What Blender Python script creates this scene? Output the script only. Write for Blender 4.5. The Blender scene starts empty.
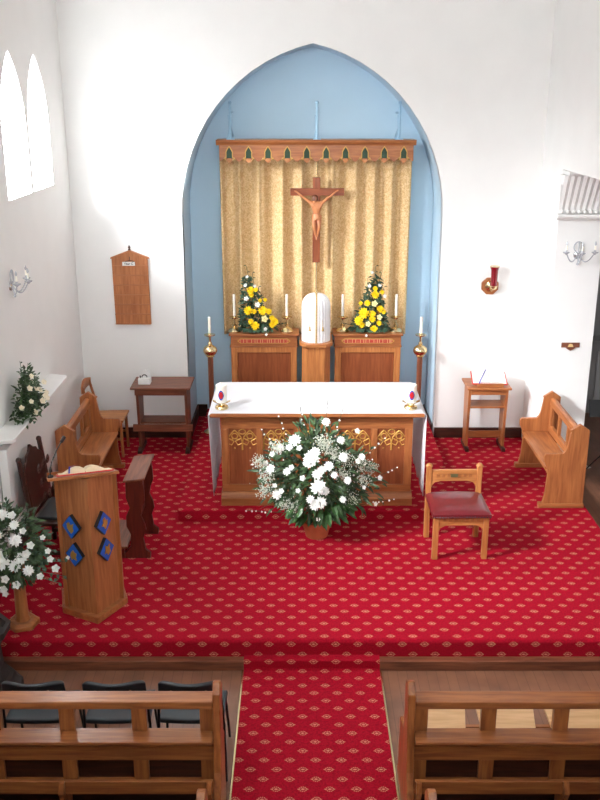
import bpy, math, random
from mathutils import Vector, Matrix, Euler
PI = math.pi
SC = bpy.context.scene
COL = SC.collection
R = math.radians

# ------------------------------------------------------------------ camera
cam_d = bpy.data.cameras.new('camera'); cam = bpy.data.objects.new('camera', cam_d); COL.objects.link(cam)
cam_d.sensor_fit = 'VERTICAL'; cam_d.sensor_height = 24.0; cam_d.lens = 924 / 800 * 24.0
cam_d.clip_start = 0.1; cam_d.clip_end = 100
cam.location = (0, 0, 4.0); cam.rotation_euler = (R(90 - 18.27), 0, 0)
SC.camera = cam

# ------------------------------------------------------------------ world, sun, exposure
w = bpy.data.worlds.new('sky'); SC.world = w; w.use_nodes = True
w.node_tree.nodes['Background'].inputs[0].default_value = (0.92, 0.96, 1.0, 1)
w.node_tree.nodes['Background'].inputs[1].default_value = 1.2
sd = bpy.data.lights.new('sun', 'SUN'); sun = bpy.data.objects.new('sun', sd); COL.objects.link(sun)
sd.energy = 8.0; sd.angle = R(1.6); sd.color = (1, 0.98, 0.95)
SUN_DIR = Vector((-0.80, 0.55, -0.25)).normalized()
sun.rotation_euler = SUN_DIR.to_track_quat('-Z', 'Y').to_euler(); sun.location = (8, 2, 8)
for nm, lo_, to_, en in (('sky_light_outside_lancets', (-4.7, 7.9, 4.95), (2.0, 10.6, 1.3), 1500), ('added_fill_lamp_nave', (-4.7, 4.6, 5.0), (2.2, 8.4, 0.9), 4200)):  # second lamp is an added fill for the pier and right carpet
    kd_ = bpy.data.lights.new(nm, 'AREA'); ko = bpy.data.objects.new(nm, kd_); COL.objects.link(ko)
    kd_.shape = 'RECTANGLE'; kd_.size = 1.6; kd_.size_y = 1.6; kd_.energy = en; kd_.color = (0.95, 0.97, 1.0)
    ko.location = lo_; ko.rotation_euler = (Vector(to_) - ko.location).to_track_quat('-Z', 'Y').to_euler()
SC.view_settings.view_transform = 'Standard'; SC.view_settings.look = 'None'
SC.view_settings.exposure = 0.0; SC.view_settings.gamma = 1.0; SC.view_settings.use_curve_mapping = False
SC.cycles.use_denoising = True
SC.cycles.max_bounces = 10; SC.cycles.diffuse_bounces = 6; SC.cycles.sample_clamp_indirect = 6
LANCET = 18.0      # pane brightness of the left windows, seen and added
WEST_FILL = 19.0         # glow of the fill panel added behind the camera
AISLE_FILL = 4.0  # glow of the panel added to brighten the side aisle

# ------------------------------------------------------------------ materials
def new_mat(name):
    m = bpy.data.materials.new(name); m.use_nodes = True
    nt = m.node_tree; b = nt.nodes['Principled BSDF']
    return m, nt, b
def L(nt, a, b): nt.links.new(a, b)
def srgb(r, g, b):
    f = lambda c: c / 12.92 if c <= 0.04045 else ((c + 0.055) / 1.055) ** 2.4
    return (f(r / 255), f(g / 255), f(b / 255), 1)
def plain(name, col, rough=0.5, metal=0.0, noise=0.0, scale=20, bump=0.0, sheen=0.0, emit=0, trans=0.0, sss=0.0):
    m, nt, b = new_mat(name)
    b.inputs['Roughness'].default_value = rough; b.inputs['Metallic'].default_value = metal
    if trans: b.inputs['Transmission Weight'].default_value = trans
    if sheen: b.inputs['Sheen Weight'].default_value = sheen
    if sss: b.inputs['Subsurface Weight'].default_value = sss; b.inputs['Subsurface Scale'].default_value = 0.02
    if emit:
        b.inputs['Emission Color'].default_value = col; b.inputs['Emission Strength'].default_value = emit
    tc = nt.nodes.new('ShaderNodeTexCoord'); n = nt.nodes.new('ShaderNodeTexNoise')
    n.inputs['Scale'].default_value = scale; n.inputs['Detail'].default_value = 4
    L(nt, tc.outputs['Object'], n.inputs['Vector'])
    r = nt.nodes.new('ShaderNodeValToRGB'); k = noise
    r.color_ramp.elements[0].position = 0.3; r.color_ramp.elements[1].position = 0.7
    r.color_ramp.elements[0].color = (col[0]*(1-k), col[1]*(1-k), col[2]*(1-k), 1)
    r.color_ramp.elements[1].color = (min(1, col[0]*(1+k)), min(1, col[1]*(1+k)), min(1, col[2]*(1+k)), 1)
    L(nt, n.outputs['Fac'], r.inputs['Fac']); L(nt, r.outputs['Color'], b.inputs['Base Color'])
    if bump:
        bp = nt.nodes.new('ShaderNodeBump'); bp.inputs['Strength'].default_value = bump; bp.inputs['Distance'].default_value = 0.01
        L(nt, n.outputs['Fac'], bp.inputs['Height']); L(nt, bp.outputs['Normal'], b.inputs['Normal'])
    return m
_w = {}
def wood(tone, axis='x'):
    key = (tone, axis)
    if key in _w: return _w[key]
    c1, c2, rough = {
        'oak': (srgb(140, 80, 44), srgb(178, 112, 64), 0.38),
        'oakpale': (srgb(164, 100, 54), srgb(200, 134, 78), 0.36),
        'panel': (srgb(126, 66, 38), srgb(154, 88, 52), 0.36),
        'lectern': (srgb(150, 88, 50), srgb(184, 118, 72), 0.45),
        'mahog': (srgb(96, 52, 36), srgb(136, 80, 55), 0.4),
        'dark': (srgb(40, 20, 14), srgb(70, 36, 24), 0.4),
        'kneel': (srgb(72, 26, 20), srgb(102, 42, 30), 0.3),
        'pew': (srgb(128, 72, 42), srgb(172, 108, 60), 0.28),
        'cross': (srgb(122, 58, 30), srgb(158, 84, 46), 0.4),
        'corpus': (srgb(196, 122, 78), srgb(214, 146, 98), 0.42),
        'ply': (srgb(206, 160, 112), srgb(224, 182, 134), 0.4),
    }[tone]
    m, nt, b = new_mat('wood_%s_%s' % (tone, axis))
    b.inputs['Roughness'].default_value = rough
    tc = nt.nodes.new('ShaderNodeTexCoord'); mp = nt.nodes.new('ShaderNodeMapping')
    s = {'x': (3, 34, 34), 'y': (34, 3, 34), 'z': (34, 34, 3)}[axis]
    mp.inputs['Scale'].default_value = s
    n = nt.nodes.new('ShaderNodeTexNoise'); n.inputs['Scale'].default_value = 1.0; n.inputs['Detail'].default_value = 6
    n.inputs['Distortion'].default_value = 0.6
    r = nt.nodes.new('ShaderNodeValToRGB'); r.color_ramp.elements[0].position = 0.32; r.color_ramp.elements[1].position = 0.68
    r.color_ramp.elements[0].color = c1; r.color_ramp.elements[1].color = c2
    L(nt, tc.outputs['Object'], mp.inputs['Vector']); L(nt, mp.outputs['Vector'], n.inputs['Vector'])
    L(nt, n.outputs['Fac'], r.inputs['Fac']); L(nt, r.outputs['Color'], b.inputs['Base Color'])
    bp = nt.nodes.new('ShaderNodeBump'); bp.inputs['Strength'].default_value = 0.15; bp.inputs['Distance'].default_value = 0.004
    L(nt, n.outputs['Fac'], bp.inputs['Height']); L(nt, bp.outputs['Normal'], b.inputs['Normal'])
    _w[key] = m
    return m
def carpet_mat():
    m, nt, b = new_mat('red_patterned_carpet')
    b.inputs['Roughness'].default_value = 0.95; b.inputs['Specular IOR Level'].default_value = 0.1
    geo = nt.nodes.new('ShaderNodeNewGeometry'); sp = nt.nodes.new('ShaderNodeSeparateXYZ')
    L(nt, geo.outputs['Position'], sp.inputs[0])
    def M(op, a, c=None, d=None):
        n = nt.nodes.new('ShaderNodeMath'); n.operation = op
        for i, v in enumerate((a, c, d)):
            if v is None: continue
            if isinstance(v, (int, float)): n.inputs[i].default_value = v
            else: L(nt, v, n.inputs[i])
        return n.outputs[0]
    CX, CY = 0.172, 0.091
    u = M('ADD', sp.outputs[0], 20.02); v = M('ADD', M('ADD', sp.outputs[1], 20.0), sp.outputs[2])
    row = M('FLOOR', M('DIVIDE', v, CY))
    u2 = M('ADD', u, M('MULTIPLY', M('MODULO', row, 2.0), CX / 2))
    p = M('SUBTRACT', M('MODULO', u2, CX), CX / 2)
    q = M('SUBTRACT', M('SUBTRACT', v, M('MULTIPLY', row, CY)), CY / 2)
    rr = M('SQRT', M('ADD', M('POWER', M('MULTIPLY', p, 0.82), 2), M('POWER', q, 2)))
    ang = M('ARCTAN2', q, p)
    dots = M('GREATER_THAN', M('SINE', M('MULTIPLY', ang, 10.0)), -0.25)
    ring = M('MULTIPLY', M('LESS_THAN', M('ABSOLUTE', M('SUBTRACT', rr, 0.019)), 0.0036), dots)
    centre = M('LESS_THAN', M('ADD', M('MULTIPLY', M('ABSOLUTE', p), 0.55), M('ABSOLUTE', q)), 0.0085)
    side = M('MULTIPLY', M('LESS_THAN', M('ABSOLUTE', q), 0.0032), M('LESS_THAN', M('ABSOLUTE', M('SUBTRACT', M('ABSOLUTE', p), 0.029)), 0.006))
    mask = M('MAXIMUM', M('MAXIMUM', ring, centre), side)
    n = nt.nodes.new('ShaderNodeTexNoise'); n.inputs['Scale'].default_value = 90; n.inputs['Detail'].default_value = 3
    L(nt, geo.outputs['Position'], n.inputs['Vector'])
    r = nt.nodes.new('ShaderNodeValToRGB')
    r.color_ramp.elements[0].position = 0.3; r.color_ramp.elements[1].position = 0.7
    r.color_ramp.elements[0].color = srgb(136, 10, 30); r.color_ramp.elements[1].color = srgb(176, 18, 42)
    L(nt, n.outputs['Fac'], r.inputs['Fac'])
    mx = nt.nodes.new('ShaderNodeMix'); mx.data_type = 'RGBA'
    L(nt, M('MULTIPLY', mask, 0.62), mx.inputs[0]); L(nt, r.outputs['Color'], mx.inputs[6]); mx.inputs[7].default_value = srgb(232, 172, 136)
    L(nt, mx.outputs[2], b.inputs['Base Color'])
    bp = nt.nodes.new('ShaderNodeBump'); bp.inputs['Strength'].default_value = 0.3; bp.inputs['Distance'].default_value = 0.004
    L(nt, n.outputs['Fac'], bp.inputs['Height']); L(nt, bp.outputs['Normal'], b.inputs['Normal'])
    return m
def boards_mat():
    m, nt, b = new_mat('floor_boards'); b.inputs['Roughness'].default_value = 0.28
    tc = nt.nodes.new('ShaderNodeTexCoord'); br = nt.nodes.new('ShaderNodeTexBrick')
    br.inputs['Color1'].default_value = srgb(126, 86, 66); br.inputs['Color2'].default_value = srgb(134, 92, 70)
    br.inputs['Mortar'].default_value = srgb(112, 76, 58); br.inputs['Scale'].default_value = 1.0
    br.inputs['Mortar Size'].default_value = 0.003; br.inputs['Brick Width'].default_value = 0.9; br.inputs['Row Height'].default_value = 0.075
    mp = nt.nodes.new('ShaderNodeMapping'); mp.inputs['Rotation'].default_value = (0, 0, PI / 2)
    n = nt.nodes.new('ShaderNodeTexNoise'); n.inputs['Scale'].default_value = 5; n.inputs['Detail'].default_value = 5
    L(nt, tc.outputs['Object'], mp.inputs[0]); L(nt, mp.outputs[0], br.inputs['Vector']); L(nt, tc.outputs['Object'], n.inputs['Vector'])
    mx = nt.nodes.new('ShaderNodeMix'); mx.data_type = 'RGBA'; mx.blend_type = 'OVERLAY'; mx.inputs[0].default_value = 0.45
    L(nt, br.outputs['Color'], mx.inputs[6]); L(nt, n.outputs['Fac'], mx.inputs[7]); L(nt, mx.outputs[2], b.inputs['Base Color'])
    return m
def damask_mat():
    m, nt, b = new_mat('gold_damask'); b.inputs['Roughness'].default_value = 0.7; b.inputs['Sheen Weight'].default_value = 0.2
    tc = nt.nodes.new('ShaderNodeTexCoord'); n = nt.nodes.new('ShaderNodeTexNoise')
    n.inputs['Scale'].default_value = 32; n.inputs['Detail'].default_value = 3; n.inputs['Distortion'].default_value = 2.0
    L(nt, tc.outputs['Object'], n.inputs['Vector'])
    r = nt.nodes.new('ShaderNodeValToRGB'); r.color_ramp.elements[0].position = 0.44; r.color_ramp.elements[1].position = 0.56
    r.color_ramp.elements[0].color = srgb(198, 160, 104); r.color_ramp.elements[1].color = srgb(224, 194, 146)
    L(nt, n.outputs['Fac'], r.inputs['Fac']); L(nt, r.outputs['Color'], b.inputs['Base Color'])
    return m
def leaf_mat(name, c1, c2, rough=0.45):
    m, nt, b = new_mat(name); b.inputs['Roughness'].default_value = rough
    tc = nt.nodes.new('ShaderNodeTexCoord'); n = nt.nodes.new('ShaderNodeTexNoise'); n.inputs['Scale'].default_value = 14
    L(nt, tc.outputs['Object'], n.inputs['Vector'])
    r = nt.nodes.new('ShaderNodeValToRGB'); r.color_ramp.elements[0].position = 0.35; r.color_ramp.elements[1].position = 0.65
    r.color_ramp.elements[0].color = c1; r.color_ramp.elements[1].color = c2
    L(nt, n.outputs['Fac'], r.inputs['Fac']); L(nt, r.outputs['Color'], b.inputs['Base Color'])
    return m
def pane_mat(name, strength, col=(0.95, 0.98, 1, 1)):
    m, nt, b = new_mat(name)
    b.inputs['Base Color'].default_value = (0.8, 0.85, 0.9, 1); b.inputs['Roughness'].default_value = 0.2
    b.inputs['Emission Color'].default_value = col; b.inputs['Emission Strength'].default_value = strength
    return m
WALL = plain('white_plaster', srgb(236, 236, 234), 0.8, noise=0.015, scale=3, bump=0.05)
BLUE = plain('pale_blue_paint', srgb(194, 222, 240), 0.7, noise=0.015, scale=3)
BLUEROD = plain('blue_painted_iron', srgb(160, 198, 222), 0.5)
GREY = plain('grey_paint', srgb(140, 140, 140), 0.6, noise=0.03)
GLOSSW = plain('white_gloss', srgb(238, 238, 236), 0.35)
CARPET = carpet_mat(); BOARDS = boards_mat(); GOLDCLOTH = damask_mat()
LINEN = plain('white_linen', srgb(240, 240, 242), 0.85, noise=0.02, scale=40)
_nt = LINEN.node_tree; _tr = _nt.nodes.new('ShaderNodeBsdfTranslucent'); _tr.inputs[0].default_value = (0.9, 0.9, 0.95, 1); _mx = _nt.nodes.new('ShaderNodeMixShader'); _mx.inputs[0].default_value = 0.4
_nt.links.new(_nt.nodes['Principled BSDF'].outputs[0], _mx.inputs[1]); _nt.links.new(_tr.outputs[0], _mx.inputs[2]); _nt.links.new(_mx.outputs[0], _nt.nodes['Material Output'].inputs[0])
SILK = plain('white_silk', srgb(238, 238, 240), 0.6, noise=0.02, scale=30)
BRASS = plain('brass', (0.76, 0.60, 0.34, 1), 0.25, 1.0)
GOLD = plain('gold_paint', srgb(196, 152, 76), 0.42, 0.5)
GOLDBRAID = plain('gold_braid', srgb(190, 160, 104), 0.6, noise=0.3, scale=90)
WAX = plain('candle_wax', srgb(244, 240, 226), 0.5, sss=0.1)
BLACK = plain('black_plastic', srgb(22, 22, 24), 0.4)
BLACKF = plain('black_vinyl', srgb(30, 33, 38), 0.4)
SEATGREY = plain('dark_grey_vinyl', srgb(40, 48, 54), 0.45)
STEEL = plain('dark_steel', srgb(38, 38, 42), 0.35, 0.6)
CHROME = plain('bright_metal', srgb(200, 200, 205), 0.2, 0.9)
REDLEATHER = plain('red_leather', srgb(108, 26, 34), 0.3, noise=0.12, scale=18)
TEXTBG = plain('buff_paint', srgb(204, 146, 104), 0.6)
REDINK = plain('red_lettering', srgb(178, 22, 28), 0.5)
CREAM = plain('cream_paint', srgb(220, 190, 130), 0.6)
BLUEEN = plain('blue_enamel', srgb(24, 92, 190), 0.35)
DKGREEN = plain('dark_green', srgb(40, 66, 48), 0.6)
TERRA = plain('terracotta', srgb(186, 104, 66), 0.8, noise=0.08)
LEAF = leaf_mat('green_leaves', srgb(26, 46, 24), srgb(74, 100, 60))
LEAF2 = leaf_mat('grey_green_leaves', srgb(40, 64, 50), srgb(84, 112, 88))
LEAFB = leaf_mat('broad_glossy_leaves', srgb(34, 66, 28), srgb(70, 118, 56), 0.3)
STEM = plain('brown_stem', srgb(78, 70, 44), 0.7)
WHITEP = plain('white_petals', srgb(246, 246, 242), 0.7, sss=0.05)
YELP = plain('yellow_petals', srgb(246, 214, 20), 0.7)
CREAMP = plain('cream_petals', srgb(248, 238, 190), 0.7)
PEACHP = plain('pale_peach_petals', srgb(250, 242, 222), 0.7)
GYPS = plain('tiny_white_flowers', srgb(206, 212, 196), 0.8)
PAPER = plain('paper', srgb(228, 226, 220), 0.7)
OLDPAPER = plain('cream_paper', srgb(226, 206, 172), 0.7)
REDCOVER = plain('red_cover', srgb(200, 40, 30), 0.5)
RIBBON = plain('purple_ribbon', srgb(58, 50, 150), 0.5)
STONE = plain('dark_carved_stone', srgb(52, 45, 43), 0.6, noise=0.2, scale=12, bump=0.3)
REDGLASS, _nt, _b = new_mat('ruby_glass')
_b.inputs['Base Color'].default_value = srgb(120, 8, 24); _b.inputs['Roughness'].default_value = 0.08; _b.inputs['Coat Weight'].default_value = 0.5
GLASSY = plain('crystal', srgb(200, 204, 210), 0.15, 0.3)
INK = plain('black_ink', srgb(20, 20, 24), 0.7)

# ------------------------------------------------------------------ mesh builder
class MB:
    def __init__(s): s.v = []; s.f = []
    def add(s, vs, fs, M=None):
        b = len(s.v)
        for p in vs:
            p = Vector(p)
            s.v.append(tuple(M @ p if M else p))
        s.f += [tuple(b + i for i in f) for f in fs]
        return s
    def box(s, x0, x1, y0, y1, z0, z1, M=None):
        vs = [(x, y, z) for z in (z0, z1) for y in (y0, y1) for x in (x0, x1)]
        return s.add(vs, [(0,2,3,1), (4,5,7,6), (0,1,5,4), (2,6,7,3), (0,4,6,2), (1,3,7,5)], M)
    def prism(s, poly, axis, a0, a1, M=None):
        # poly 2d points; axis x: (y,z); y: (x,z); z: (x,y)
        def P(p, a):
            return {'x': (a, p[0], p[1]), 'y': (p[0], a, p[1]), 'z': (p[0], p[1], a)}[axis]
        n = len(poly); vs = [P(p, a0) for p in poly] + [P(p, a1) for p in poly]
        area = sum(poly[i][0]*poly[(i+1) % n][1] - poly[(i+1) % n][0]*poly[i][1] for i in range(n))
        up = (area > 0) if axis != 'y' else (area < 0)
        lo = tuple(range(n)); hi = tuple(range(n, 2*n))
        sides = [(i, (i+1) % n, n+(i+1) % n, n+i) for i in range(n)]
        if (a1 > a0) == up: fs = [lo[::-1], hi] + sides
        else: fs = [lo, hi[::-1]] + [q[::-1] for q in sides]
        return s.add(vs, fs, M)
    def tube(s, path, r, n=8, M=None, cap=True):
        path = [Vector(p) for p in path]; vs = []; fs = []; k = len(path)
        rs = r if isinstance(r, (list, tuple)) else [r]*k
        up = None
        for i, p in enumerate(path):
            d = (path[min(i+1, k-1)] - path[max(i-1, 0)]).normalized()
            if up is None:
                up = Vector((0, 0, 1)) if abs(d.z) < 0.9 else Vector((1, 0, 0))
            a = d.cross(up).normalized(); up = a.cross(d).normalized()
            for j in range(n):
                t = 2*PI*j/n
                vs.append(p + (a*math.cos(t) + up*math.sin(t))*rs[i])
        for i in range(k-1):
            for j in range(n):
                fs.append((i*n+j, (i+1)*n+j, (i+1)*n+(j+1) % n, i*n+(j+1) % n))
        if cap: fs += [tuple(range(n)), tuple(range((k-1)*n, k*n))[::-1]]
        return s.add(vs, fs, M)
    def lathe(s, prof, c=(0, 0, 0), n=16, M=None, rot=0.0):
        vs = []; fs = []; k = len(prof)
        for r, z in prof:
            for j in range(n):
                t = 2*PI*j/n + rot
                vs.append((c[0]+r*math.cos(t), c[1]+r*math.sin(t), c[2]+z))
        for i in range(k-1):
            for j in range(n):
                fs.append((i*n+j, i*n+(j+1) % n, (i+1)*n+(j+1) % n, (i+1)*n+j))
        if prof[0][0] > 1e-5: fs.append(tuple(range(n))[::-1])
        if prof[-1][0] > 1e-5: fs.append(tuple(range((k-1)*n, k*n)))
        return s.add(vs, fs, M)
    def grid(s, fn, nu, nv, M=None):
        vs = [fn(i/nu, j/nv) for j in range(nv+1) for i in range(nu+1)]
        fs = [(j*(nu+1)+i, j*(nu+1)+i+1, (j+1)*(nu+1)+i+1, (j+1)*(nu+1)+i) for j in range(nv) for i in range(nu)]
        return s.add(vs, fs, M)
    def ball(s, c, r, n=10, M=None, sz=1.0):
        prof = [(max(1e-6, r*math.sin(PI*i/n)), -r*sz*math.cos(PI*i/n)) for i in range(n+1)]
        return s.lathe(prof, c, n+2, M)
    def leaf(s, p, d, up, ln, wd, curl=0.25):
        p = Vector(p); d = Vector(d).normalized(); up = Vector(up)
        a = d.cross(up)
        if a.length < 1e-3: a = d.cross(Vector((1, 0, 0.1)))
        a.normalize(); n = a.cross(d)
        m1 = p + d*ln*0.4 + n*ln*0.08; tip = p + d*ln - n*ln*curl
        m2 = p + d*ln*0.72 - n*ln*curl*0.3
        return s.add([p, m1 + a*wd*0.5 + n*wd*0.15, m1, m1 - a*wd*0.5 + n*wd*0.15, m2 + a*wd*0.36 + n*wd*0.1, m2, m2 - a*wd*0.36 + n*wd*0.1, tip],
                     [(0,1,2), (0,2,3), (1,4,5,2), (2,5,6,3), (4,7,5), (5,7,6)])
    def build(s, name, mat, parent=None, smooth=False, bevel=0.0, loc=None, label=None, angle=35):
        me = bpy.data.meshes.new(name); me.from_pydata(s.v, [], s.f); me.validate(); me.update()
        me.materials.append(mat)
        if smooth:
            me.polygons.foreach_set('use_smooth', [True]*len(me.polygons)); me.set_sharp_from_angle(angle=R(angle))
        o = bpy.data.objects.new(name, me); COL.objects.link(o)
        if parent: o.parent = parent
        if loc: o.location = loc
        if bevel:
            b = o.modifiers.new('bevel', 'BEVEL'); b.width = bevel; b.segments = 2; b.limit_method = 'ANGLE'; b.angle_limit = R(40)
        if label: o['label'] = label
        return o
def arcpts(cx, cy, r, a0, a1, n):
    return [(cx + r*math.cos(R(a0+(a1-a0)*i/n)), cy + r*math.sin(R(a0+(a1-a0)*i/n))) for i in range(n+1)]
def thing(name, label, cat, loc=(0, 0, 0), rotz=0, group=None):
    o = bpy.data.objects.new(name, None); COL.objects.link(o); o.empty_display_size = 0.1
    o.location = loc; o.rotation_euler = (0, 0, rotz); o['label'] = label; o['category'] = cat
    if group: o['group'] = group
    return o
def tag(o, label, cat, group=None, kind=None):
    o['label'] = label; o['category'] = cat
    if group: o['group'] = group
    if kind: o['kind'] = kind
    return o
def struct(name, mb, mat, parent=None, **k):
    o = mb.build(name, mat, parent, **k)
    if not parent: o['kind'] = 'structure'
    return o
def copy_tree(o, parent=None):
    c = o.copy(); COL.objects.link(c)
    if parent: c.parent = parent
    for ch in list(o.children): copy_tree(ch, c)
    return c
def holed(outer, holes, to3, depthvec):
    """flat wall with holes: front face, back face and reveals"""
    import bmesh
    bm = bmesh.new(); dv = Vector(depthvec)
    loops = []
    for off in (Vector((0, 0, 0)), dv):
        ed = []; cur = []
        for lp in [outer] + holes:
            vs = [bm.verts.new(Vector(to3(*p)) + off) for p in lp]
            cur.append(vs)
            ed += [bm.edges.new((vs[i], vs[(i+1) % len(vs)])) for i in range(len(vs))]
        bmesh.ops.triangle_fill(bm, use_beauty=True, use_dissolve=False, edges=ed)
        loops.append(cur)
    for a, b in zip(*loops):
        for i in range(len(a)):
            j = (i+1) % len(a); bm.faces.new((a[i], a[j], b[j], b[i]))
    bmesh.ops.recalc_face_normals(bm, faces=bm.faces)
    mb = MB(); bm.verts.index_update()
    mb.v = [tuple(v.co) for v in bm.verts]; mb.f = [tuple(v.index for v in f.verts) for f in bm.faces]
    bm.free()
    return mb

# ================================================================== THE SETTING
XL, XR, YB = -2.6, 2.72, 10.66
NZ = -0.23; TOP = 6.4; AX = 0.14
struct('floor', MB().box(-3.2, 6.2, -3.2, 13.0, NZ-0.1, NZ), BOARDS)
# chancel platform with carpet, rounded front nosing
nose = [(6.2, -0.23), (6.2, -0.03)] + [(6.23 - 0.03*math.cos(R(a)), -0.03 + 0.03*math.sin(R(a))) for a in (20, 45, 70, 90)] + [(YB+0.86, 0), (YB+0.86, -0.23)]
struct('chancel_floor', MB().prism(nose, 'x', XL, 2.915), CARPET)
nose = [(8.3, 0.0), (8.3, 0.095)] + [(8.325 - 0.025*math.cos(R(a)), 0.095 + 0.025*math.sin(R(a))) for a in (20, 45, 70, 90)] + [(11.4, 0.12), (11.4, 0.0)]
struct('predella_floor', MB().prism(nose, 'x', -1.2, 1.6), CARPET)
struct('trim_1', MB().box(XL, 2.95, 6.13, 6.199, NZ, -0.145), wood('mahog', 'x'), bevel=0.006)
# arch outline of the alcove
RA = 1.87; ZS = 2.7; HW = 1.485
def arch_half(n=14):
    amax = math.asin((4.53 - ZS) / RA) if (4.53-ZS) < RA else PI/2
    amax = math.acos((RA - HW) / RA)
    return [((HW - RA) + RA*math.cos(amax*i/n), ZS + RA*math.sin(amax*i/n)) for i in range(n+1)]
half = arch_half()
outline = [(AX + HW + 0.01, 0.0)] + [(AX + x, z) for x, z in half] + [(AX - x, z) for x, z in half[-2::-1]] + [(AX - HW - 0.0, 0.0)]
outer = [(XL-0.2, 0.0), (outline[-1][0], 0.0)] + outline[-2:0:-1] + [(outline[0][0], 0.0), (XR+0.15, 0.0), (XR+0.15, TOP), (XL-0.2, TOP)]
struct('wall_back', holed(outer, [], lambda a, b: (a, YB, b), (0, 0.12, 0)), WALL)
# alcove lining + back
YA = YB + 0.8
al = MB(); n = len(outline)
al.add([(x, YB+0.004, z) for x, z in outline] + [(x, YA, z) for x, z in outline], [(i, i+1, n+i+1, n+i) for i in range(n-1)] + [tuple(range(n, 2*n))])
struct('wall_alcove', al, BLUE, smooth=True)
# left wall with lancets
def lancet(yc, z0=3.10, z1=4.38, hw=0.375, n=8):
    h = z1 - z0; zs = z0 + h*0.46; hh = z1 - zs
    rr = (hh*hh + hw*hw) / (2*hw); am = math.asin(min(1, hh/rr))
    rt = [(yc + hw - rr + rr*math.cos(am*i/n), zs + rr*math.sin(am*i/n)) for i in range(n+1)]
    lf = [(2*yc - y, z) for y, z in rt[-2::-1]]
    return [(yc - hw, z0), (yc + hw, z0)] + rt + lf
LY = (8.77, 9.60, 5.55, 6.38)  # last two are unseen lancets, added to light the right side
struct('wall_left', holed([(-3.0, NZ), (YB+0.1, NZ), (YB+0.1, TOP), (-3.0, TOP)], [lancet(y) for y in LY], lambda a, b: (XL, a, b), (-0.25, 0, 0)), WALL)
LP = pane_mat('frosted_daylight_glass', LANCET)
_nt = LP.node_tree; _t = _nt.nodes.new('ShaderNodeBsdfTransparent'); _m = _nt.nodes.new('ShaderNodeMixShader'); _m.inputs[0].default_value = 0.6
_nt.links.new(_nt.nodes['Principled BSDF'].outputs[0], _m.inputs[1]); _nt.links.new(_t.outputs[0], _m.inputs[2]); _nt.links.new(_m.outputs[0], _nt.nodes['Material Output'].inputs[0])
for i, y in enumerate(LY):
    pts = lancet(y)
    fr = MB(); inner = [(y + (a-y)*0.955, 3.1 + (b-3.1)*0.975 + 0.015) for a, b in pts]
    pane = MB().add([(XL-0.018, a, b) for a, b in pts], [tuple(range(len(pts)))[::-1]])
    p = pane.build('window_%d' % (i+1), LP); p['kind'] = 'structure'
# right side: pier beside the sanctuary, arcade wall above the aisle arch with a clerestory window
struct('wall_pier', MB().box(XR, 3.21, 9.83, 12.6, NZ, 3.6), WALL)
sunwin = [(7.0, 4.28), (8.02, 4.28), (8.02, 5.6), (7.0, 5.6)]
struct('wall_right', holed([(-3.0, 3.27), (9.83, 3.27), (9.83, 3.6), (YB+0.1, 3.6), (YB+0.1, TOP), (-3.0, TOP)], [sunwin], lambda a, b: (XR, a, b), (0.48, 0, 0)), WALL)
struct('wall_gallery', MB().box(XL-0.1, XR+0.3, -3.0, 0.3, 2.2, 2.4).box(XL-0.1, XR+0.3, 0.2, 0.3, 2.4, 3.3), WALL)
struct('ceiling', MB().box(XL-0.3, XR+0.3, -3.2, YB+0.2, TOP, TOP+0.1), WALL)
struct('wall_front', MB().box(XL-0.3, XR+0.3, -3.15, -3.0, NZ, TOP), WALL)
struct('window_5', MB().box(-1.6, 1.9, -2.995, -2.97, 3.9, 5.35), pane_mat('west_fill_glow', WEST_FILL))  # unseen glowing panel added as frontal fill
# side aisle
struct('wall_aisle_end', MB().box(3.2, 6.2, 12.5, 12.65, NZ, 3.6), GREY)
struct('wall_aisle_side', MB().box(5.6, 5.75, -3.2, 12.6, NZ, 3.6), GREY)
struct('ceiling.001', MB().box(XR+0.50, 5.8, -3.2, 12.7, 3.6, 3.7), WALL)
struct('window_6', MB().box(5.57, 5.597, 4.2, 6.6, 1.4, 2.9), pane_mat('aisle_fill_glow', AISLE_FILL))  # unseen glowing panel added to lift the dark aisle
# skirtings
struct('baseboard_back', MB().box(XL+0.02, AX-HW-0.002, YB-0.022, YB-0.001, 0.0, 0.13).box(AX+HW+0.02, XR-0.001, YB-0.022, YB-0.001, 0.0, 0.13), wood('dark', 'x'), bevel=0.004)
struct('baseboard_alcove', MB().box(-1.34, -1.21, YA-0.022, YA-0.001, 0.001, 0.16).box(1.61, 1.63, YA-0.022, YA-0.001, 0.001, 0.16)
       .box(AX-HW+0.001, AX-HW+0.022, YB+0.02, YA-0.025, 0.001, 0.16).box(AX+HW-0.025, AX+HW-0.003, YB+0.02, YA-0.025, 0.001, 0.16), wood('dark', 'x'))
struct('baseboard_left', MB().box(XL+0.001, XL+0.022, 6.2, YB-0.03, 0.001, 0.13), wood('dark', 'y'))
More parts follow.
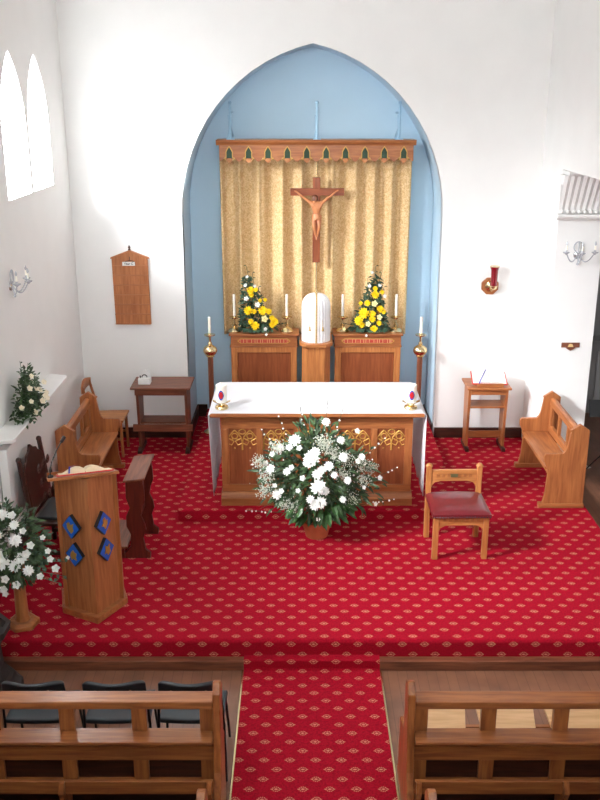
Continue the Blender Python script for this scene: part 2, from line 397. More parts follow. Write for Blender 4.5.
# aisle carpet runner going over the wooden step
rn = [(3.2, NZ+0.001), (6.118, NZ+0.001), (6.122, -0.134), (6.197, -0.134), (6.197, -0.144+0.001), (6.126, -0.144), (6.126, NZ+0.001)]
prof = [(3.2, NZ+0.012), (6.115, NZ+0.012), (6.122, NZ+0.03), (6.122, -0.136), (6.13, -0.131), (6.198, -0.131)]
rm = MB().add([(x, y, z) for x in (-0.434, 0.616) for y, z in prof], [(i, 6+i, 7+i, 1+i) for i in range(5)])
rm.add([(-0.434, 3.2, NZ+0.0125), (0.616, 3.2, NZ+0.0125), (0.616, 3.2, NZ+0.001), (-0.434, 3.2, NZ+0.001)], [(0, 3, 2, 1)])
runner = thing('aisle_runner', 'red patterned carpet runner along the nave aisle with brass edge strips', 'carpet', (0, 0, 0))
rm.build('carpet_strip', CARPET, runner)
for x in (-0.446, 0.617):
    MB().box(x, x+0.011, 3.2, 6.12, NZ+0.0005, NZ+0.015).build('edge_strip', BRASS, runner, label='thin brass strip')

# ------------------------------------------------------------------ window ledge and radiator (left wall)
lg = MB().prism([(XL+0.001, 7.22), (-2.42, 7.26), (-2.40, 7.30), (-2.40, 9.12), (-2.42, 9.16), (XL+0.001, 9.2)], 'z', 1.215, 1.25)
tag(lg.build('wall_ledge', GLOSSW, bevel=0.005), 'long white shelf fixed on the left wall above the radiator', 'shelf')
rad = thing('radiator', 'white panel radiator on the left wall under the white shelf', 'radiator', (-2.54, 8.15, 0.3))
MB().box(-0.005, 0.07, -0.9, 0.9, 0.0, 0.86).build('front_panel', GLOSSW, rad, bevel=0.008)
MB().box(-0.055, -0.02, -0.9, 0.9, 0.0, 0.86).build('rear_panel', GLOSSW, rad, bevel=0.008)
gr = MB()
for i in range(12): gr.box(-0.019, -0.006, -0.86+i*0.15, -0.85+i*0.15, 0.03, 0.83)
gr.build('convector_fin', STEEL, rad)
MB().tube([(0.03, -0.94, -0.27), (0.03, -0.94, 0.05), (0.03, -0.9, 0.05)], 0.012).build('valve_pipe', GLOSSW, rad, smooth=True)
hp = MB().tube([(-2.5, YB-0.04, 0.165), (-1.36, YB-0.04, 0.165)], 0.013)
tag(hp.build('heating_pipe', GLOSSW, smooth=True), 'thin white heating pipe along the back wall behind the left side table', 'pipe')

# ------------------------------------------------------------------ corbel, sconces, plaque, hymn board, sanctuary lamp
cb = thing('corbel', 'fluted white plaster corbel on the pier under the aisle arch', 'corbel', (2.97, 9.83, 2.79))
def cb_y(t): return 0.05 + 0.20*(0.5 - 0.5*math.cos(PI*min(1, t))) + 0.02*math.sin(2*PI*t)
def cbs(u, v):
    x = -0.27 + 0.54*u; fl = (0.012*math.sin(PI*u*9)**2 + 0.003*math.sin(PI*u*27)**2)
    return (x - 0.02*(1-2*u)*v, -(cb_y(v) + fl), 0.07 + 0.36*v)
mb = MB().grid(cbs, 216, 14)
mb.build('fluting', WALL, cb, smooth=True, angle=60)
for i in range(9): MB().ball((-0.24+0.06*i, -0.075, 0.055), 0.022, 8).build('bead', WALL, cb, smooth=True)
MB().box(-0.27, 0.27, -0.048, -0.001, 0.03, 0.43).box(-0.26, 0.26, -0.17, -0.001, 0.33, 0.431).build('core', WALL, cb)
MB().prism([(-0.001, 0.436), (-0.265, 0.436), (-0.275, 0.45), (-0.275, 0.475), (-0.001, 0.475)], 'x', -0.25, 0.33).build('abacus', WALL, cb)
MB().prism([(-0.001, -0.03), (-0.07, -0.03), (-0.10, 0.0), (-0.10, 0.028), (-0.001, 0.028)], 'x', -0.29, 0.29).build('necking', WALL, cb)

def sconce(label, loc, rotz, group=None):
    t = thing('wall_sconce', label, 'wall light', loc, rotz)       # local +X comes out from the wall
    MB().lathe([(0.0, 0), (0.045, 0.0), (0.04, 0.012), (0.012, 0.02), (0, 0.022)], n=14, M=Matrix.Rotation(PI/2, 4, 'Y')).build('backplate', CHROME, t, smooth=True)
    for k, (dy, dx) in enumerate(((-0.15, 0.09), (0.0, 0.15), (0.15, 0.09))):
        path = []
        for i in range(13):
            s = i/12
            path.append((0.015 + dx*s, dy*s, 0.05*math.sin(PI*1.0*s)*0 - 0.085*math.sin(PI*s) + 0.01 + 0.03*s))
        MB().tube(path, 0.0065, 6).build('arm', GLASSY, t, smooth=True)
        e = path[-1]
        MB().lathe([(0.008, -0.02), (0.012, -0.01), (0.032, 0.0), (0.036, 0.008), (0.012, 0.012), (0.011, 0.03)], e, 12).build('drip_cup', GLASSY, t, smooth=True)
        cd = MB().lathe([(0.010, 0.012), (0.010, 0.075), (0.004, 0.078)], e, 10).build('candle_tube', WAX, t, smooth=True)
        MB().lathe([(0.004, 0.078), (0.011, 0.09), (0.009, 0.105), (0.001, 0.125)], e, 10).build('flame_bulb', GLASSY, cd, smooth=True)
    loop = [(0.02, 0.05*math.sin(2*PI*i/16), 0.09 + 0.055*math.cos(2*PI*i/16)) for i in range(17)]
    MB().tube(loop, 0.006, 6).tube([(0.015, 0, 0), (0.03, 0, 0.04), (0.02, 0, 0.15)], 0.006, 6).build('scroll', GLASSY, t, smooth=True)
    MB().ball((0.03, 0, -0.09), 0.014).tube([(0.03, 0, -0.08), (0.02, 0, 0.0)], 0.004, 6).build('crystal_drop', GLASSY, t, smooth=True)
    return t
sconce('white and crystal three armed candle sconce on the left wall', (XL, 8.2, 2.37), 0)
sconce('white and crystal three armed candle sconce on the right pier', (2.955, 9.83, 2.38), -PI/2)

pq = thing('wall_plaque', 'small carved wooden bracket plaque on the right pier wall', 'plaque', (2.97, 9.83, 1.38), 0)
pq.rotation_euler = (0, 0, PI/2)
MB().box(-0.012, 0, -0.1, 0.1, -0.015, 0.04).build('board', wood('mahog', 'y'), pq, bevel=0.003)
MB().prism([(-0.055, -0.015), (0.055, -0.015), (0.03, -0.035), (0, -0.05), (-0.03, -0.035)], 'x', -0.016, 0).build('pendant', wood('mahog', 'y'), pq)
MB().prism([(-0.03, -0.005), (0.03, -0.005), (0.02, 0.02), (0, 0.03), (-0.02, 0.02)], 'x', -0.02, -0.0125).build('carving', CREAM, pq)

hb = thing('hymn_board', 'wooden gabled hymn board with a card on the left of the back wall', 'notice board', (-1.965, YB-0.001, 1.83), 0)
hb.rotation_euler = (0, 0, 0)
MB().prism([(-0.205, -0.4), (0.21, -0.4), (0.205, 0.385), (0.0, 0.46), (-0.21, 0.385)], 'y', -0.03, 0).build('board', wood('lectern', 'z'), hb, bevel=0.003)
MB().prism([(-0.22, 0.375), (0, 0.455), (0.22, 0.375), (0.22, 0.392), (0, 0.475), (-0.22, 0.392)], 'y', -0.045, 0).build('gable_moulding', wood('lectern', 'x'), hb)
for i in range(7):
    MB().box(-0.205, 0.205, -0.042, -0.03, 0.30-i*0.115-0.008, 0.30-i*0.115+0.004).build('number_rail', wood('lectern', 'x'), hb)
MB().lathe([(0.0, -0.01), (0.018, 0.0), (0.01, 0.02), (0.016, 0.03), (0.001, 0.06)], (0, -0.02, 0.475), 10).build('finial', wood('dark', 'z'), hb, smooth=True)
MB().tube([(0, -0.035, 0.35), (0, -0.035, 0.40)], 0.004, 6).tube([(-0.05, -0.034, 0.345), (0, -0.034, 0.358), (0.05, -0.034, 0.345)], 0.004, 6).build('carved_cross', wood('dark', 'x'), hb)
card = MB().box(-0.085, 0.06, -0.046, -0.043, 0.298, 0.342).build('card', PAPER, hb, label='white card reading Year C')
def text_mesh(txt, size, name, mat, parent, loc, rot=(PI/2, 0, 0)):
    cu = bpy.data.curves.new(name, 'FONT'); cu.body = txt; cu.size = size; cu.align_x = 'CENTER'; cu.align_y = 'CENTER'; cu.extrude = 0.0006; cu.offset = 0.0006
    tmp = bpy.data.objects.new(name, cu); COL.objects.link(tmp); bpy.context.view_layer.update()
    me = bpy.data.meshes.new_from_object(tmp.evaluated_get(bpy.context.evaluated_depsgraph_get()))
    bpy.data.objects.remove(tmp)
    me.materials.clear(); me.materials.append(mat)
    o = bpy.data.objects.new(name, me); COL.objects.link(o); o.parent = parent; o.location = loc; o.rotation_euler = rot
    return o
text_mesh('Year C', 0.036, 'lettering', INK, card, (-0.012, -0.0468, 0.32))

sl = thing('sanctuary_lamp', 'ruby glass sanctuary lamp on an octagonal brass wall bracket', 'lamp', (2.215, YB-0.001, 1.885))
MB().lathe([(0.105, 0), (0.105, 0.018), (0.07, 0.022), (0.07, 0.012), (0.0, 0.012)], n=8, rot=PI/8, M=Matrix.Rotation(PI/2, 4, 'X')).build('backplate', wood('oak', 'x'), sl)
MB().lathe([(0.068, 0.014), (0.06, 0.03), (0.03, 0.035), (0.0, 0.05)], n=16, M=Matrix.Rotation(PI/2, 4, 'X')).build('brass_boss', BRASS, sl, smooth=True)
MB().tube([(0, -0.03, -0.03), (0, -0.1, -0.04), (0.02, -0.12, -0.0)], 0.01, 8).build('bracket_arm', BRASS, sl, smooth=True)
MB().lathe([(0.0, -0.02), (0.02, -0.02), (0.04, 0.0), (0.046, 0.02), (0.04, 0.025)], (0.02, -0.12, 0.0), 16).build('lamp_cup', BRASS, sl, smooth=True)
gl = MB().lathe([(0.0, 0.012), (0.036, 0.012), (0.042, 0.205), (0.055, 0.245), (0.05, 0.245), (0.038, 0.205), (0.03, 0.03), (0, 0.03)], (0.02, -0.12, 0.0), 18).build('glass_chimney', REDGLASS, sl, smooth=True)
MB().lathe([(0.05, 0.243), (0.058, 0.246), (0.055, 0.252), (0.049, 0.25)], (0.02, -0.12, 0.0), 18).build('rim', BRASS, sl, smooth=True)

# pendant lamp at the upper left
pl = thing('pendant_lamp', 'white glass bowl pendant lamp hanging at the upper left corner', 'lamp', (-1.975, 6.3, 5.03))
MB().lathe([(0.0, 0.0), (0.06, 0.006), (0.11, 0.035), (0.14, 0.08), (0.145, 0.12), (0.10, 0.19), (0.04, 0.23)], n=24).build('glass_bowl', GLOSSW, pl, smooth=True)
MB().lathe([(0.045, 0.22), (0.045, 0.28), (0.01, 0.3)], n=14).build('cap', BRASS, pl, smooth=True)
MB().tube([(0, 0, 0.29), (0, 0, TOP-5.03)], 0.006, 6).build('rod', BRASS, pl)

# ================================================================== curtains, pelmet, crucifix
def curtain(x0, x1, label, ph):
    nf = 5
    def fn(u, v):
        x = x0 + (x1-x0)*(0.985*u + 0.0075) + 0.008*math.sin(9*u+ph)*v
        fold = math.sin(2*PI*(nf*u + 0.12*math.sin(5*u+ph)) + ph)
        fold2 = math.sin(2*PI*(nf*2.1*u) + 2*ph)
        y = 11.25 - 0.05*fold*(0.75+0.3*v) - 0.012*fold2*(1-v*0.4)
        return (x + 0.012*math.cos(2*PI*nf*u+ph), y, 3.36 - v*(3.36-1.165) + 0.006*math.sin(7*u+ph)*v)
    o = MB().grid(fn, 150, 26).build('curtain', GOLDCLOTH, smooth=True, angle=80)
    s = o.modifiers.new('thickness', 'SOLIDIFY'); s.thickness = 0.004
    return tag(o, label, 'curtain', 'gold damask curtains')
curtain(-0.965, 0.195, 'left half of the pleated gold damask curtain in the alcove', 0.6)
curtain(0.195, 1.335, 'right half of the pleated gold damask curtain in the alcove', 2.2)

pm = thing('pelmet', 'carved oak pelmet with scalloped edge above the gold curtains', 'pelmet', (0.19, 11.0, 3.25))
B = 0.2235; x0 = -1.14
low = [(-1.145, 0.27)]
edge = []
x = -1.118
for k in range(10):
    cx = -1.006 + k*B
    edge += [(cx-B*0.5, -0.005 if k else 0.0), (cx-B*0.36, 0.015), (cx-B*0.26, 0.045), (cx-B*0.2, 0.035), (cx-B*0.09, -0.01), (cx, 0.0), (cx+B*0.09, -0.01), (cx+B*0.2, 0.035), (cx+B*0.26, 0.045), (cx+B*0.36, 0.015)]
edge.append((-1.006+9.5*B, 0.0))
edge = [(a, b + 0.02) for a, b in edge]
poly = [(-1.123, 0.2)] + edge + [(edge[-1][0], 0.2)]
MB().prism(poly, 'y', 0.0, 0.022).build('valance_board', wood('oak', 'x'), pm)
MB().box(-1.123, -1.1, 0.023, 0.3, 0.03, 0.2).build('return_board', wood('oak', 'y'), pm)
MB().box(1.09, 1.113, 0.023, 0.3, 0.03, 0.2).build('return_board', wood('oak', 'y'), pm)
MB().prism([(0.3, 0.2), (-0.005, 0.2), (-0.012, 0.215), (-0.03, 0.235), (-0.034, 0.262), (0.3, 0.262)], 'x', -1.155, 1.145).build('cornice', wood('oak', 'x'), pm)
for k in range(10):
    cx = -1.006 + k*B
    out = [(cx-0.032, 0.065), (cx-0.032, 0.125), (cx-0.02, 0.15), (cx, 0.18), (cx+0.02, 0.15), (cx+0.032, 0.125), (cx+0.032, 0.065), (cx+0.055, 0.035), (cx+0.065, 0.045), (cx+0.041, 0.075), (cx+0.041, 0.13), (cx+0.028, 0.16), (cx, 0.195), (cx-0.028, 0.16), (cx-0.041, 0.13), (cx-0.041, 0.075), (cx-0.065, 0.045), (cx-0.055, 0.035)]
    g = MB().prism(out, 'y', -0.008, 0.0).build('gilt_niche', GOLD, pm)
    MB().prism([(cx-0.032, 0.055), (cx+0.032, 0.055), (cx+0.032, 0.125), (cx+0.02, 0.15), (cx, 0.18), (cx-0.02, 0.15), (cx-0.032, 0.125)], 'y', -0.003, -0.0005).box(cx-0.003, cx+0.003, -0.005, -0.001, 0.05, 0.17).build('niche_panel', DKGREEN, g)
    MB().prism([(cx-0.035, 0.035), (cx, 0.003), (cx+0.035, 0.035), (cx+0.015, 0.055), (cx-0.015, 0.055)], 'y', -0.009, -0.0035).build('niche_boss', wood('oakpale', 'x'), g)
for i, (x, lab) in enumerate(((-0.80, 'leftmost blue painted iron bracket standing on the oak pelmet'), (0.195, 'middle blue painted iron bracket standing on the oak pelmet'), (1.14, 'rightmost blue painted iron bracket standing on the oak pelmet'))):
    t = thing('pelmet_bracket', lab, 'bracket', (x, 11.05, 3.513), 0, 'blue iron brackets over the pelmet')
    MB().tube([(0, 0, 0.0), (0, 0, 0.40)], 0.015, 8).ball((0, 0, 0.405), 0.021).build('upright', BLUEROD, t, smooth=True)
    MB().tube([(0, 0, 0.29), (0, 0.405, 0.29)], 0.012, 6).build('wall_stay', BLUEROD, t, smooth=True)
    MB().tube([(0, 0.0, 0.16), (0.0, 0.405, 0.02)], 0.010, 6).build('brace', BLUEROD, t, smooth=True)
    MB().tube([(-0.03, 0, 0.02), (-0.012, -0.003, 0.12), (-0.02, 0, 0.27)], 0.009, 6).build('hook', BLUEROD, t, smooth=True)
    MB().box(-0.045, 0.045, -0.04, 0.04, 0.0, 0.012).build('foot_plate', BLUEROD, t)

cr = thing('crucifix', 'wooden crucifix hanging in front of the gold curtains', 'crucifix', (0.195, 11.14, 2.08))
UP = wood('cross', 'z')
MB().box(-0.045, 0.045, -0.02, 0.02, 0, 1.0).build('upright', UP, cr, bevel=0.004)
MB().box(-0.31, 0.325, -0.0225, 0.0175, 0.79, 0.875).build('crossbeam', wood('cross', 'x'), cr, bevel=0.004)
MB().tube([(0, 0.0, 1.0), (0, 0.0, 1.22)], 0.004, 6).build('hanging_wire', BRASS, cr)
bd = bpy.data.meshes.new('corpus')
vs = [(0.0, -0.06, 0.505), (0, -0.062, 0.56), (0, -0.068, 0.63), (0, -0.06, 0.70), (0.0, -0.058, 0.735), (-0.018, -0.078, 0.765), (-0.02, -0.082, 0.80),   # pelvis..head 0-6
      (-0.065, -0.058, 0.712), (-0.15, -0.05, 0.77), (-0.235, -0.035, 0.838), (-0.262, -0.034, 0.85),    # left arm 7-10
      (0.065, -0.058, 0.712), (0.15, -0.05, 0.775), (0.235, -0.035, 0.842), (0.262, -0.034, 0.855),      # right arm 11-14
      (-0.032, -0.058, 0.48), (-0.028, -0.095, 0.35), (-0.008, -0.05, 0.225), (0.004, -0.06, 0.185), (0.0, -0.075, 0.155),      # leg 15-19
      (0.032, -0.058, 0.48), (0.036, -0.09, 0.355), (0.014, -0.05, 0.23), (0.006, -0.045, 0.19)]                       # 20-23
es = [(0,1),(1,2),(2,3),(3,4),(4,5),(5,6),(3,7),(7,8),(8,9),(9,10),(3,11),(11,12),(12,13),(13,14),(0,15),(15,16),(16,17),(17,18),(18,19),(0,20),(20,21),(21,22),(22,23)]
rs = [0.042,0.036,0.05,0.042,0.018,0.026,0.024, 0.022,0.016,0.010,0.010, 0.022,0.016,0.010,0.010, 0.03,0.023,0.013,0.012,0.010, 0.03,0.023,0.013,0.012]
vs = [(x, y, 0.70-(0.70-z)*0.78 if z < 0.70 else (z-0.035 if 0.73 < z < 0.81 and abs(x) < 0.03 else z)) for x, y, z in vs]
rs = [q*1.15 for q in rs]
bd.from_pydata(vs, es, []); bd.materials.append(wood('corpus', 'z'))
co = bpy.data.objects.new('corpus', bd); COL.objects.link(co); co.parent = cr; co['label'] = 'pale carved wooden figure'
co.modifiers.new('skin', 'SKIN'); sv = bd.skin_vertices[0].data
for i, r_ in enumerate(rs): sv[i].radius = (r_, r_*0.85)
sv[0].use_root = True
ss = co.modifiers.new('sub', 'SUBSURF'); ss.levels = 1; ss.render_levels = 1
MB().lathe([(0.03, -0.045), (0.055, -0.04), (0.052, 0.0), (0.047, 0.03), (0.03, 0.032)], (0, -0.06, 0.56), 14, M=None).box(0.03, 0.06, -0.075, -0.045, 0.48, 0.57).build('loincloth', wood('corpus', 'x'), co, smooth=True)
MB().lathe([(0.034, -0.03), (0.038, 0.0), (0.033, 0.02), (0.018, 0.034), (0.001, 0.038)], (-0.02, -0.07, 0.768), 12).build('hair', wood('mahog', 'z'), co, smooth=True)

# ================================================================== reredos
def reredos(cx, label, wid=0.80):
    t = thing('reredos_cabinet', label, 'cabinet', (cx, 10.85, 0.12), 0, 'oak cabinets flanking the tabernacle')
    h = wid/2; H = 1.14
    MB().box(-h+0.012, h-0.012, 0.028, 0.29, 0, H-0.17).build('carcass', wood('oak', 'z'), t)
    # frame of the front
    MB().box(-h, -h+0.075, 0, 0.027, 0.1, H-0.168).box(h-0.075, h, 0, 0.027, 0.1, H-0.168).box(-h+0.0755, h-0.0755, 0, 0.027, H-0.235, H-0.168).box(-h+0.0755, h-0.0755, 0, 0.027, 0.1, 0.19).build('front_frame', wood('oakpale', 'z'), t, bevel=0.004)
    MB().box(-h+0.08, h-0.08, 0.016, 0.027, 0.195, H-0.24).build('panel', wood('panel', 'z'), t)
    MB().box(-h-0.02, h+0.02, -0.015, 0.30, 0, 0.09).build('plinth', wood('oak', 'x'), t, bevel=0.006)
    MB().box(-h-0.012, h+0.012, -0.014, 0.30, H-0.166, H-0.153).build('string_moulding', wood('oak', 'x'), t, bevel=0.004)
    MB().box(-h, h, -0.004, 0.295, H-0.152, H-0.02).build('frieze', wood('oak', 'x'), t)
    MB().prism([(-0.03, H-0.022), (-0.03, H), (0.305, H), (0.305, H-0.022)], 'x', -h-0.025, h+0.025).build('top_board', wood('oak', 'x'), t, bevel=0.006)
    zc = H - 0.088; a = h - 0.075
    fr = MB().prism([(-a, zc), (-a+0.04, zc+0.032), (a-0.04, zc+0.032), (a, zc), (a-0.04, zc-0.032), (-a+0.04, zc-0.032)], 'y', -0.010, -0.0045).build('inscription_border', GOLD, t)
    b = a - 0.016
    MB().prism([(-b, zc), (-b+0.034, zc+0.025), (b-0.034, zc+0.025), (b, zc), (b-0.034, zc-0.025), (-b+0.034, zc-0.025)], 'y', -0.012, -0.0105).build('inscription_panel', TEXTBG, fr)
    lt = MB(); rnd = random.Random(int(cx*100)); x = -b + 0.03
    while x < b - 0.05:
        k = rnd.choice((2, 2, 3, 1)); wdt = 0.0
        for j in range(k):
            lt.prism([(x, zc-0.021), (x+0.0105, zc-0.021), (x+0.0105, zc+0.021), (x, zc+0.021)], 'y', -0.0145, -0.0125)
            x += 0.0155
        if k > 1:
            zz = rnd.choice((zc+0.011, zc-0.017, zc-0.003))
            lt.prism([(x-0.0155*k+0.004, zz), (x-0.009, zz), (x-0.009, zz+0.007), (x-0.0155*k+0.004, zz+0.007)], 'y', -0.0142, -0.0126)
        x += 0.010
    lt.prism([(-b+0.006, zc), (-b+0.018, zc+0.009), (-b+0.026, zc), (-b+0.018, zc-0.009)], 'y', -0.0145, -0.0125)
    lt.prism([(b-0.026, zc), (b-0.018, zc+0.009), (b-0.006, zc), (b-0.018, zc-0.009)], 'y', -0.0145, -0.0125)
    lt.build('red_lettering', REDINK, fr)
    return t
reredos(-0.437, 'oak cabinet left of the white tabernacle with gilt red lettered frieze')
reredos(0.822, 'oak cabinet right of the white tabernacle with gilt red lettered frieze')
ts = thing('tabernacle_stand', 'oak pedestal with faceted front between the two reredos cabinets', 'pedestal', (0.193, 10.76, 0.12))
MB().prism([(-0.17, 0.40), (-0.17, 0.0), (-0.1, -0.09), (0.1, -0.09), (0.17, 0.0), (0.17, 0.40)], 'z', 0.0, 1.02).build('body', wood('oakpale', 'z'), ts, bevel=0.003)
MB().prism([(-0.2, 0.42), (-0.2, -0.02), (-0.12, -0.125), (0.12, -0.125), (0.2, -0.02), (0.2, 0.42)], 'z', 1.021, 1.065).build('top_slab', wood('oakpale', 'x'), ts, bevel=0.004)
MB().prism([(-0.19, 0.40), (-0.19, -0.01), (-0.11, -0.11), (0.11, -0.11), (0.19, -0.01), (0.19, 0.40)], 'z', -0.0, 0.09).build('plinth', wood('oak', 'x'), ts)

tb = thing('tabernacle', 'domed tabernacle under a white pleated veil with gold braid', 'tabernacle', (0.193, 10.85, 1.186))
def veil(u, v):
    a = 2*PI*u; t = v
    if t < 0.68: r = 0.168; z = t/0.68*0.42
    else:
        k = (t-0.68)/0.32; r = 0.168*math.cos(k*PI/2)**0.75 if k < 1 else 0.0; z = 0.42 + 0.155*math.sin(k*PI/2)
    pl_ = 1 + 0.035*math.sin(26*a)*(1 - 0.3*t)
    return (r*pl_*math.cos(a), r*pl_*math.sin(a), z)
MB().grid(veil, 180, 22).build('veil', SILK, tb, smooth=True, angle=80)
MB().grid(lambda u, v: (-0.011+0.022*u, -math.sqrt(max(0.0, 1))*((0.177 if v < 0.68 else 0.177*math.cos(((v-0.68)/0.32)*PI/2)**0.75)), (v/0.68*0.42 if v < 0.68 else 0.425 + 0.155*math.sin((v-0.68)/0.32*PI/2))), 2, 30).build('braid_strip', GOLDBRAID, tb, smooth=True)
MB().lathe([(0.0, 0), (0.02, 0.0), (0.012, 0.015), (0.018, 0.03), (0.008, 0.045), (0.001, 0.06)], (0, 0, 0.575), 10).build('finial', BRASS, tb, smooth=True)
for s in (-1, 1):
    q = MB().tube([(s*0.075, -0.166, 0.28), (s*0.078, -0.166, 0.20)], 0.003, 6).lathe([(0.004, 0.05), (0.010, 0.045), (0.008, 0.035), (0.014, 0.0)], (s*0.078, -0.168, 0.15), 8)
    q.build('tassel', GOLDBRAID, tb, smooth=True)

# candlesticks on the reredos
def candlestick_small():
    t = thing('candlestick', 'x', 'candlestick', (0, 0, 0), 0, 'brass candlesticks on the reredos cabinets')
    MB().lathe([(0.0, 0), (0.078, 0.0), (0.08, 0.014), (0.06, 0.04), (0.03, 0.055)], n=18).build('base', BRASS, t, smooth=True)
    MB().lathe([(0.03, 0.055), (0.016, 0.06), (0.028, 0.078), (0.028, 0.088), (0.010, 0.10), (0.009, 0.15), (0.018, 0.16)], n=14).build('stem', BRASS, t, smooth=True)
    MB().lathe([(0.018, 0.16), (0.062, 0.174), (0.066, 0.186), (0.018, 0.18), (0.016, 0.20)], n=18).build('drip_pan', BRASS, t, smooth=True)
    cd = MB().lathe([(0.0, 0.185), (0.0155, 0.185), (0.0155, 0.46), (0.006, 0.465)], n=12).build('candle', WAX, t, smooth=True)
    MB().tube([(0, 0, 0.463), (0.001, 0, 0.477)], 0.0015, 5).build('wick', INK, cd)
    return t
cs0 = candlestick_small()
for i, (x, lab) in enumerate(((-0.795, 'brass candlestick with white candle, leftmost of the four on the reredos'), (-0.16, 'brass candlestick with white candle just left of the tabernacle'), (0.517, 'brass candlestick with white candle just right of the tabernacle'), (1.163, 'brass candlestick with white candle, rightmost of the four on the reredos'))):
    t = cs0 if i == 0 else copy_tree(cs0)
    t.location = (x, 10.95, 1.261); t['label'] = lab

# standing candlesticks
def stand(x, label):
    t = thing('standing_candlestick', label, 'candlestick', (x, 10.44, 0.1205), 0, 'tall wooden processional candlesticks')
    MB().lathe([(0.0, 0.02), (0.10, 0.02), (0.105, 0.04), (0.05, 0.07), (0.03, 0.085)], n=18).build('base', BRASS, t, smooth=True)
    for k in range(3):
        a = k*2*PI/3 + 0.5
        MB().ball((0.085*math.cos(a), 0.085*math.sin(a), 0.018), 0.018).build('foot', BRASS, t, smooth=True)
    MB().lathe([(0.028, 0.08), (0.03, 0.5), (0.032, 0.97)], n=8).build('pole', wood('mahog', 'z'), t)
    MB().lathe([(0.03, 0.965), (0.05, 0.975), (0.04, 0.985), (0.065, 1.0), (0.08, 1.03), (0.082, 1.045), (0.074, 1.075), (0.045, 1.10), (0.02, 1.115), (0.026, 1.13), (0.012, 1.15)], n=22).build('knop', BRASS, t, smooth=True)
    MB().lathe([(0.012, 1.15), (0.014, 1.20), (0.03, 1.215), (0.062, 1.225), (0.066, 1.235), (0.02, 1.232), (0.018, 1.25)], n=20).build('drip_pan', BRASS, t, smooth=True)
    cd = MB().lathe([(0.0, 1.235), (0.0165, 1.235), (0.0165, 1.44), (0.006, 1.446)], n=12).build('candle', WAX, t, smooth=True)
    MB().tube([(0, 0, 1.444), (0.001, 0, 1.458)], 0.0015, 5).build('wick', INK, cd)
stand(-1.05, 'tall wooden candlestick with brass knop, left of the reredos')
stand(1.405, 'tall wooden candlestick with brass knop, right of the reredos')

# ================================================================== altar
AC = 0.165
at = thing('altar', 'oak altar with gilt gothic tracery on its front', 'altar', (AC, 8.40, 0.1205))
h = 0.935
MB().box(-h+0.015, h-0.015, 0.085, 0.90, 0.1, 0.93).build('body', wood('oak', 'x'), at)
MB().prism([(0.92, 0.0), (0.0, 0.0), (0.0, 0.075), (0.02, 0.09), (0.035, 0.11), (0.05, 0.125), (0.92, 0.125)], 'x', -h-0.01, h+0.01).build('plinth', wood('oak', 'x'), at)
MB().box(-h, h, 0.06, 0.084, 0.79, 0.929).build('top_rail', wood('oak', 'x'), at, bevel=0.003)
MB().box(-h, h, 0.06, 0.084, 0.126, 0.2).build('bottom_rail', wood('oak', 'x'), at, bevel=0.003)
PW = 2*h/5
for k in range(6):
    cx = -h + k*PW
    wd = 0.045 if k in (0, 5) else 0.03
    a, b = max(-h, cx-wd), min(h, cx+wd)
    if k == 0: b = -h + 0.075
    if k == 5: a = h - 0.075
    MB().box(a, b, 0.0605, 0.0838, 0.2005, 0.7895).build('stile', wood('oak', 'z'), at, bevel=0.003)
for k in range(5):
    cx = -h + (k+0.5)*PW + (0.018 if k == 0 else (-0.018 if k == 4 else 0))
    hw = PW/2 - 0.038
    MB().box(cx-hw, cx+hw, 0.078, 0.0849, 0.2005, 0.7895).build('panel', wood('panel', 'z'), at)
    tr = MB(); zt = 0.785; hh_ = 0.22
    for s in (-1, 1):          # two lights with pointed arches and cusps
        lx = cx + s*hw/2
        for q in (-1, 1):
            pts = [(lx + q*hw*0.48, 0.074, zt-hh_), (lx + q*hw*0.48, 0.074, zt-0.13), (lx + q*hw*0.40, 0.074, zt-0.085), (lx + q*hw*0.2, 0.074, zt-0.045), (lx, 0.074, zt-0.015)]
            tr.tube(pts, 0.0065, 6)
            tr.tube([(lx + q*hw*0.42, 0.074, zt-0.1), (lx + q*hw*0.12, 0.074, zt-0.115), (lx + q*hw*0.22, 0.074, zt-0.07)], 0.0055, 6)
            tr.tube([(lx + q*hw*0.47, 0.074, zt-0.15), (lx + q*hw*0.2, 0.074, zt-0.17), (lx + q*hw*0.05, 0.074, zt-0.13), (lx+q*hw*0.3, 0.074, zt-0.11)], 0.0055, 6)
        tr.tube([(lx + 0.028*math.cos(2*PI*i/12), 0.074, zt-0.075+0.028*math.sin(2*PI*i/12)) for i in range(13)], 0.005, 6)
        tr.ball((lx, 0.074, zt-hh_+0.02), 0.009, 6)
    tr.tube([(cx + hw*0.22*math.cos(2*PI*i/12), 0.074, zt-0.03+0.025*math.sin(2*PI*i/12)) for i in range(13)], 0.005, 6)
    tr.build('tracery', GOLD, at, smooth=True)
MB().prism([(-0.02, 0.932), (-0.035, 0.945), (-0.035, 0.978), (0.97, 0.978), (0.97, 0.932)], 'x', -1.03, 1.03).build('altar_table', wood('oak', 'x'), at, bevel=0.003)
